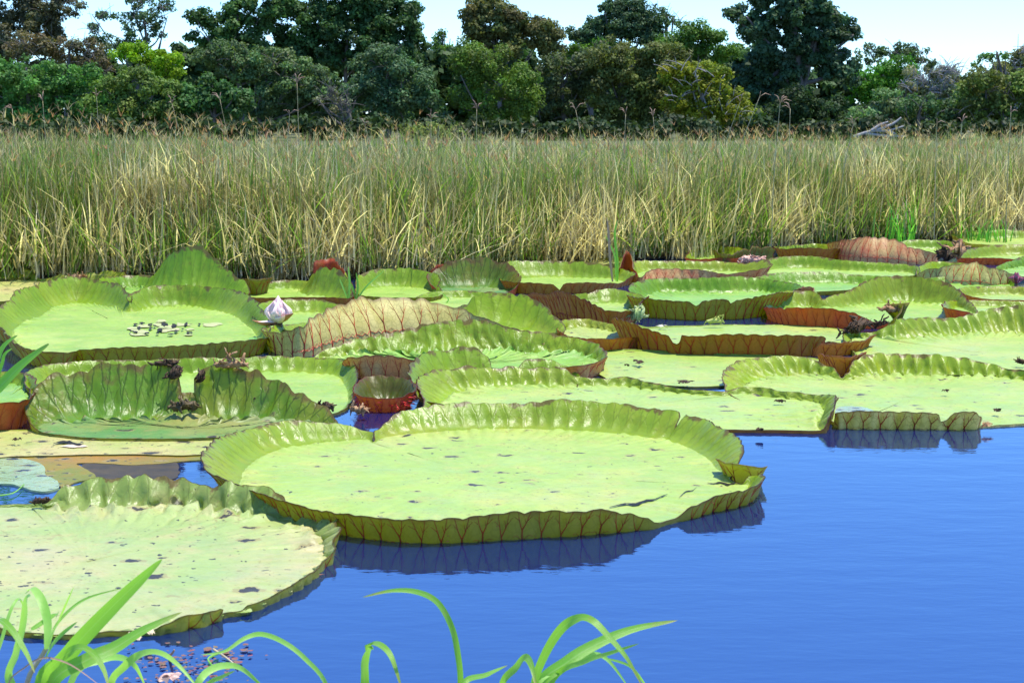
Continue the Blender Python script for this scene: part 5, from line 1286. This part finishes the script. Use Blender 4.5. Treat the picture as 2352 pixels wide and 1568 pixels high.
# rear row
tree("tall_tree", "brownish sparse tree filling the top left corner", 128, (.062, .060, .042), [(60, 90, 105, 90), (120, 20, 80, 60), (20, -30, 90, 60)], 60, fill=1.1, twigs=60, lobe=.5)
tree("tall_tree", "open blue green tree with sky gaps in the upper left", 126, (.045, .075, .045), [(330, 60, 62, 50), (270, 110, 80, 36), (235, 40, 40, 14), (370, 20, 36, 30), (215, 75, 30, 22), (330, 10, 40, 20)], 330, fill=.62, twigs=50, lobe=.42, dens=26)
tree("tall_tree", "dark broadleaf tree with bright leaf edges left of the tallest dark mass", 124, (.040, .078, .030), [(545, 60, 90, 50), (480, 90, 60, 30), (600, 10, 90, 45), (560, 120, 90, 28), (455, 40, 28, 18)], 560, fill=.95, lsize=.22, lobe=.55)
tree("tall_tree", "large dark green tree with overhanging right limb, upper left of centre", 125, (.030, .060, .024), [(800, 90, 120, 90), (890, 60, 80, 60), (700, 60, 80, 60), (930, 20, 45, 25), (820, 0, 110, 50), (940, 120, 50, 60), (680, 130, 60, 60)], 800, fill=1.15, lsize=.22)
tree("small_tree", "small light green tree seen in the gap left of the reddish brown tree", 140, (.07, .13, .02), [(1016, 95, 26, 24), (1010, 130, 20, 26)], 1012, lobe=.4)
tree("tall_tree", "reddish olive round tree with sky holes, centre", 127, (.070, .070, .030), [(1120, 50, 75, 60), (1190, 70, 80, 52), (1100, 20, 55, 40), (1245, 80, 45, 40), (1130, 110, 80, 50), (1270, 100, 40, 40)], 1150, fill=1.0, lsize=.2)
tree("tall_tree", "domed blue green tree right of the reddish one", 130, (.036, .064, .040), [(1430, 50, 95, 50), (1370, 80, 70, 40), (1490, 75, 55, 50), (1440, 15, 60, 22), (1320, 75, 30, 18)], 1430, fill=1.25, lobe=.45)
tree("small_tree", "bright green low crown left of the domed tree", 129, (.05, .11, .015), [(1370, 115, 75, 28), (1330, 130, 60, 25)], 1360, lobe=.45)
tree("tall_tree", "thin leafy treetop with open twigs right of the domed tree", 131, (.05, .09, .045), [(1530, 40, 30, 22), (1550, 50, 22, 14), (1510, 25, 20, 14)], 1530, fill=.35, lobe=.3, twigs=20)
tree("tall_tree", "mid green tree with clumped leaves between the dome and the biggest tree", 128, (.055, .105, .02), [(1580, 95, 80, 38), (1620, 75, 40, 22), (1650, 110, 60, 40), (1560, 140, 80, 40)], 1600, fill=.95)
tree("tall_tree", "tallest dark tree with a thick black trunk and hanging foliage, right of centre", 118, (.034, .062, .040),
     [(1820, 40, 120, 60), (1740, 60, 70, 40), (1900, 50, 65, 55), (1820, 110, 130, 50), (1760, 170, 90, 60), (1900, 130, 60, 40), (1700, 30, 36, 16), (1940, 70, 30, 40), (1820, -20, 110, 50), (1930, 170, 50, 40), (1740, 235, 80, 50)], 1846, fill=.85, lsize=.24, lobe=.5, trunk=.42, limbs=12)
tree("tall_tree", "loose dark treetop behind the bright green low tree at the right", 128, (.05, .08, .04), [(2060, 120, 55, 22), (2110, 125, 32, 26), (2000, 125, 40, 22), (2130, 150, 20, 26)], 2070, fill=.7, lobe=.38, twigs=16)
tree("small_tree", "bright green low tree right of the tallest tree", 121, (.045, .12, .012), [(2060, 165, 60, 38), (2020, 190, 60, 50), (1990, 215, 50, 50)], 2030, lobe=.48)
tree("tall_tree", "tan and green leaning tree at the top right edge", 126, (.12, .12, .05), [(2330, 160, 50, 45), (2380, 140, 50, 60), (2290, 190, 60, 40), (2350, 120, 26, 18)], 2330, fill=.9, bk=bark_pale, twigs=40)
tree("tall_tree", "small green branch of leaves reaching left at the top right edge", 124, (.06, .11, .03), [(2290, 125, 30, 12), (2262, 140, 22, 14), (2243, 155, 14, 14)], 2300, fill=.6, lobe=.3)
# front row
tree("bush", "fresh green wide bush at the left edge", 108, FG, [(60, 190, 110, 70), (180, 200, 80, 55), (40, 260, 120, 50), (150, 260, 100, 45), (-20, 170, 60, 50)], 80, group=G2)
tree("bush", "brown twiggy shrub under the top left tree", 114, (.085, .07, .045), [(160, 115, 90, 32), (60, 110, 60, 30), (220, 150, 50, 30)], 150, twigs=40, group=G2, lobe=.45)
tree("bush", "flat topped yellow green shrub in the upper left", 112, (.11, .18, .008), [(320, 128, 72, 26), (380, 140, 45, 26), (290, 115, 40, 18), (400, 165, 40, 20)], 330, lobe=.4, group=G2, var=.18)
tree("bush", "olive green rounded bush, left", 104, (.065, .10, .025), [(290, 200, 80, 45), (340, 230, 80, 55), (270, 260, 90, 50)], 300, group=G2)
tree("bush", "dark glossy green bush beside the olive one", 105, (.035, .078, .028), [(480, 215, 85, 48), (430, 250, 70, 50), (550, 250, 50, 50)], 480, group=G2, lsize=.2)
tree("bush", "wide dull grey green bush, left of centre", 110, (.065, .095, .050), [(520, 140, 90, 42), (610, 150, 100, 50), (700, 190, 100, 60), (640, 240, 90, 60), (760, 240, 70, 60)], 620, twigs=30, group=G2, lobe=.5)
tree("bush", "blue grey leafy bush below the overhanging limb", 108, (.050, .085, .050), [(880, 150, 80, 60), (930, 190, 80, 60), (850, 220, 80, 60), (960, 250, 90, 55)], 890, group=G2, twigs=12)
tree("bush", "thin grey twiggy dead shrub among the grey green bushes", 103, (.09, .10, .08), [(790, 245, 45, 30), (760, 225, 40, 25)], 790, fill=.25, lobe=.3, twigs=40, bk=bark, group=G2)
tree("bush", "olive dark pointed bush in the centre", 107, (.060, .095, .018), [(1110, 150, 80, 55), (1090, 210, 90, 60), (1180, 200, 70, 55), (1160, 260, 100, 45), (1080, 120, 50, 30)], 1110, group=G2, lsize=.14)
tree("bush", "dark brown green bush right of the pointed one", 111, (.050, .062, .030), [(1290, 160, 70, 55), (1310, 220, 80, 60), (1370, 150, 60, 50), (1270, 270, 80, 40)], 1300, group=G2, twigs=14)
tree("bush", "broad olive brown bush under the domed tree", 109, (.075, .085, .030), [(1400, 130, 60, 45), (1450, 150, 90, 55), (1430, 220, 90, 60), (1500, 230, 80, 60), (1520, 130, 60, 35), (1440, 280, 90, 35)], 1450, group=G2)
tree("bush", "yellow olive spreading tree with pale bare branches, left of the tallest tree", 106, (.115, .125, .012), [(1600, 180, 90, 42), (1560, 170, 50, 30), (1640, 230, 90, 45), (1690, 260, 70, 36), (1560, 230, 50, 40)], 1620, twigs=34, bk=bark_pale, group=G2, lobe=.42)
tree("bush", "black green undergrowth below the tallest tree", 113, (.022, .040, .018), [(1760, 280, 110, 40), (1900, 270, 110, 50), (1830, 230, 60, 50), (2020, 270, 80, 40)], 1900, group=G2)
tree("bush", "silvery leafed shrub left of the grey twiggy one at the right", 107, (.075, .115, .065), [(2040, 240, 55, 28), (2000, 262, 40, 20), (2080, 250, 40, 26)], 2040, group=G2)
tree("bush", "grey leafless looking twiggy bush, right", 110, (.115, .12, .095), [(2120, 190, 70, 40), (2170, 210, 60, 45), (2180, 165, 40, 22)], 2130, twigs=130, fill=.7, bk=bark_pale, group=G2, lobe=.36)
tree("bush", "dark green bush at the foot of the grey twiggy one", 105, (.040, .072, .034), [(2120, 255, 70, 42), (2190, 260, 50, 40)], 2130, group=G2, twigs=10)
tree("bush", "olive bush with pale top at the right edge", 103, (.075, .095, .028), [(2270, 210, 70, 50), (2330, 230, 70, 60), (2240, 260, 60, 45), (2380, 200, 50, 60), (2310, 280, 90, 30)], 2290, group=G2, twigs=20)
tree("bush", "low weedy bush on the centre rise above the grass", 60, (.13, .14, .045), [(980, 300, 90, 16), (1040, 302, 60, 14), (1000, 288, 40, 10)], 1000, group=G2, lobe=.25, lsize=.08, trunk=.04, by=330, fill=.8)
# dark mass of wood behind everything
rngw = np.random.default_rng(9)
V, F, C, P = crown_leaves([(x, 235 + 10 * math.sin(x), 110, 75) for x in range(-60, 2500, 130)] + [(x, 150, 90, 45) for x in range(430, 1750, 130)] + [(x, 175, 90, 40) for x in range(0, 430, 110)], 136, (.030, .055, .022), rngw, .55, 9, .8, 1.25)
V[:, 2] = np.maximum(V[:, 2], .1)
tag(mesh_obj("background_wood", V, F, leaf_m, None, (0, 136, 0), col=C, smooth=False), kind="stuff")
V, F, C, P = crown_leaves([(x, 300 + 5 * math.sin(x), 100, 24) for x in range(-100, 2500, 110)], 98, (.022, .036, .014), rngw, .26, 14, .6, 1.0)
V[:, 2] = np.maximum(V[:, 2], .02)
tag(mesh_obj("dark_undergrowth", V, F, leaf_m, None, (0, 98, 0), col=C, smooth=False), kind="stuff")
# fallen pale branch at the foot of the trees
fb = Bag()
for pts in ([(1960, 315), (2000, 302), (2040, 300), (2075, 290)], [(2000, 302), (2020, 288), (2040, 280)], [(1985, 306), (2030, 312), (2080, 314)], [(2040, 300), (2060, 310)], [(2010, 300), (2050, 285), (2070, 270)]):
    fb.add(tube(cat3([atY(x, y, 88) for x, y in pts], 4), np.linspace(.09, .035, 4 * (len(pts) - 1) + 1), 5))
p = atY(2020, 305, 88)
tag(fb.build("fallen_branch", bark_pale, None, tuple(p)), "pale grey fallen branch at the foot of the right bushes", "branch")
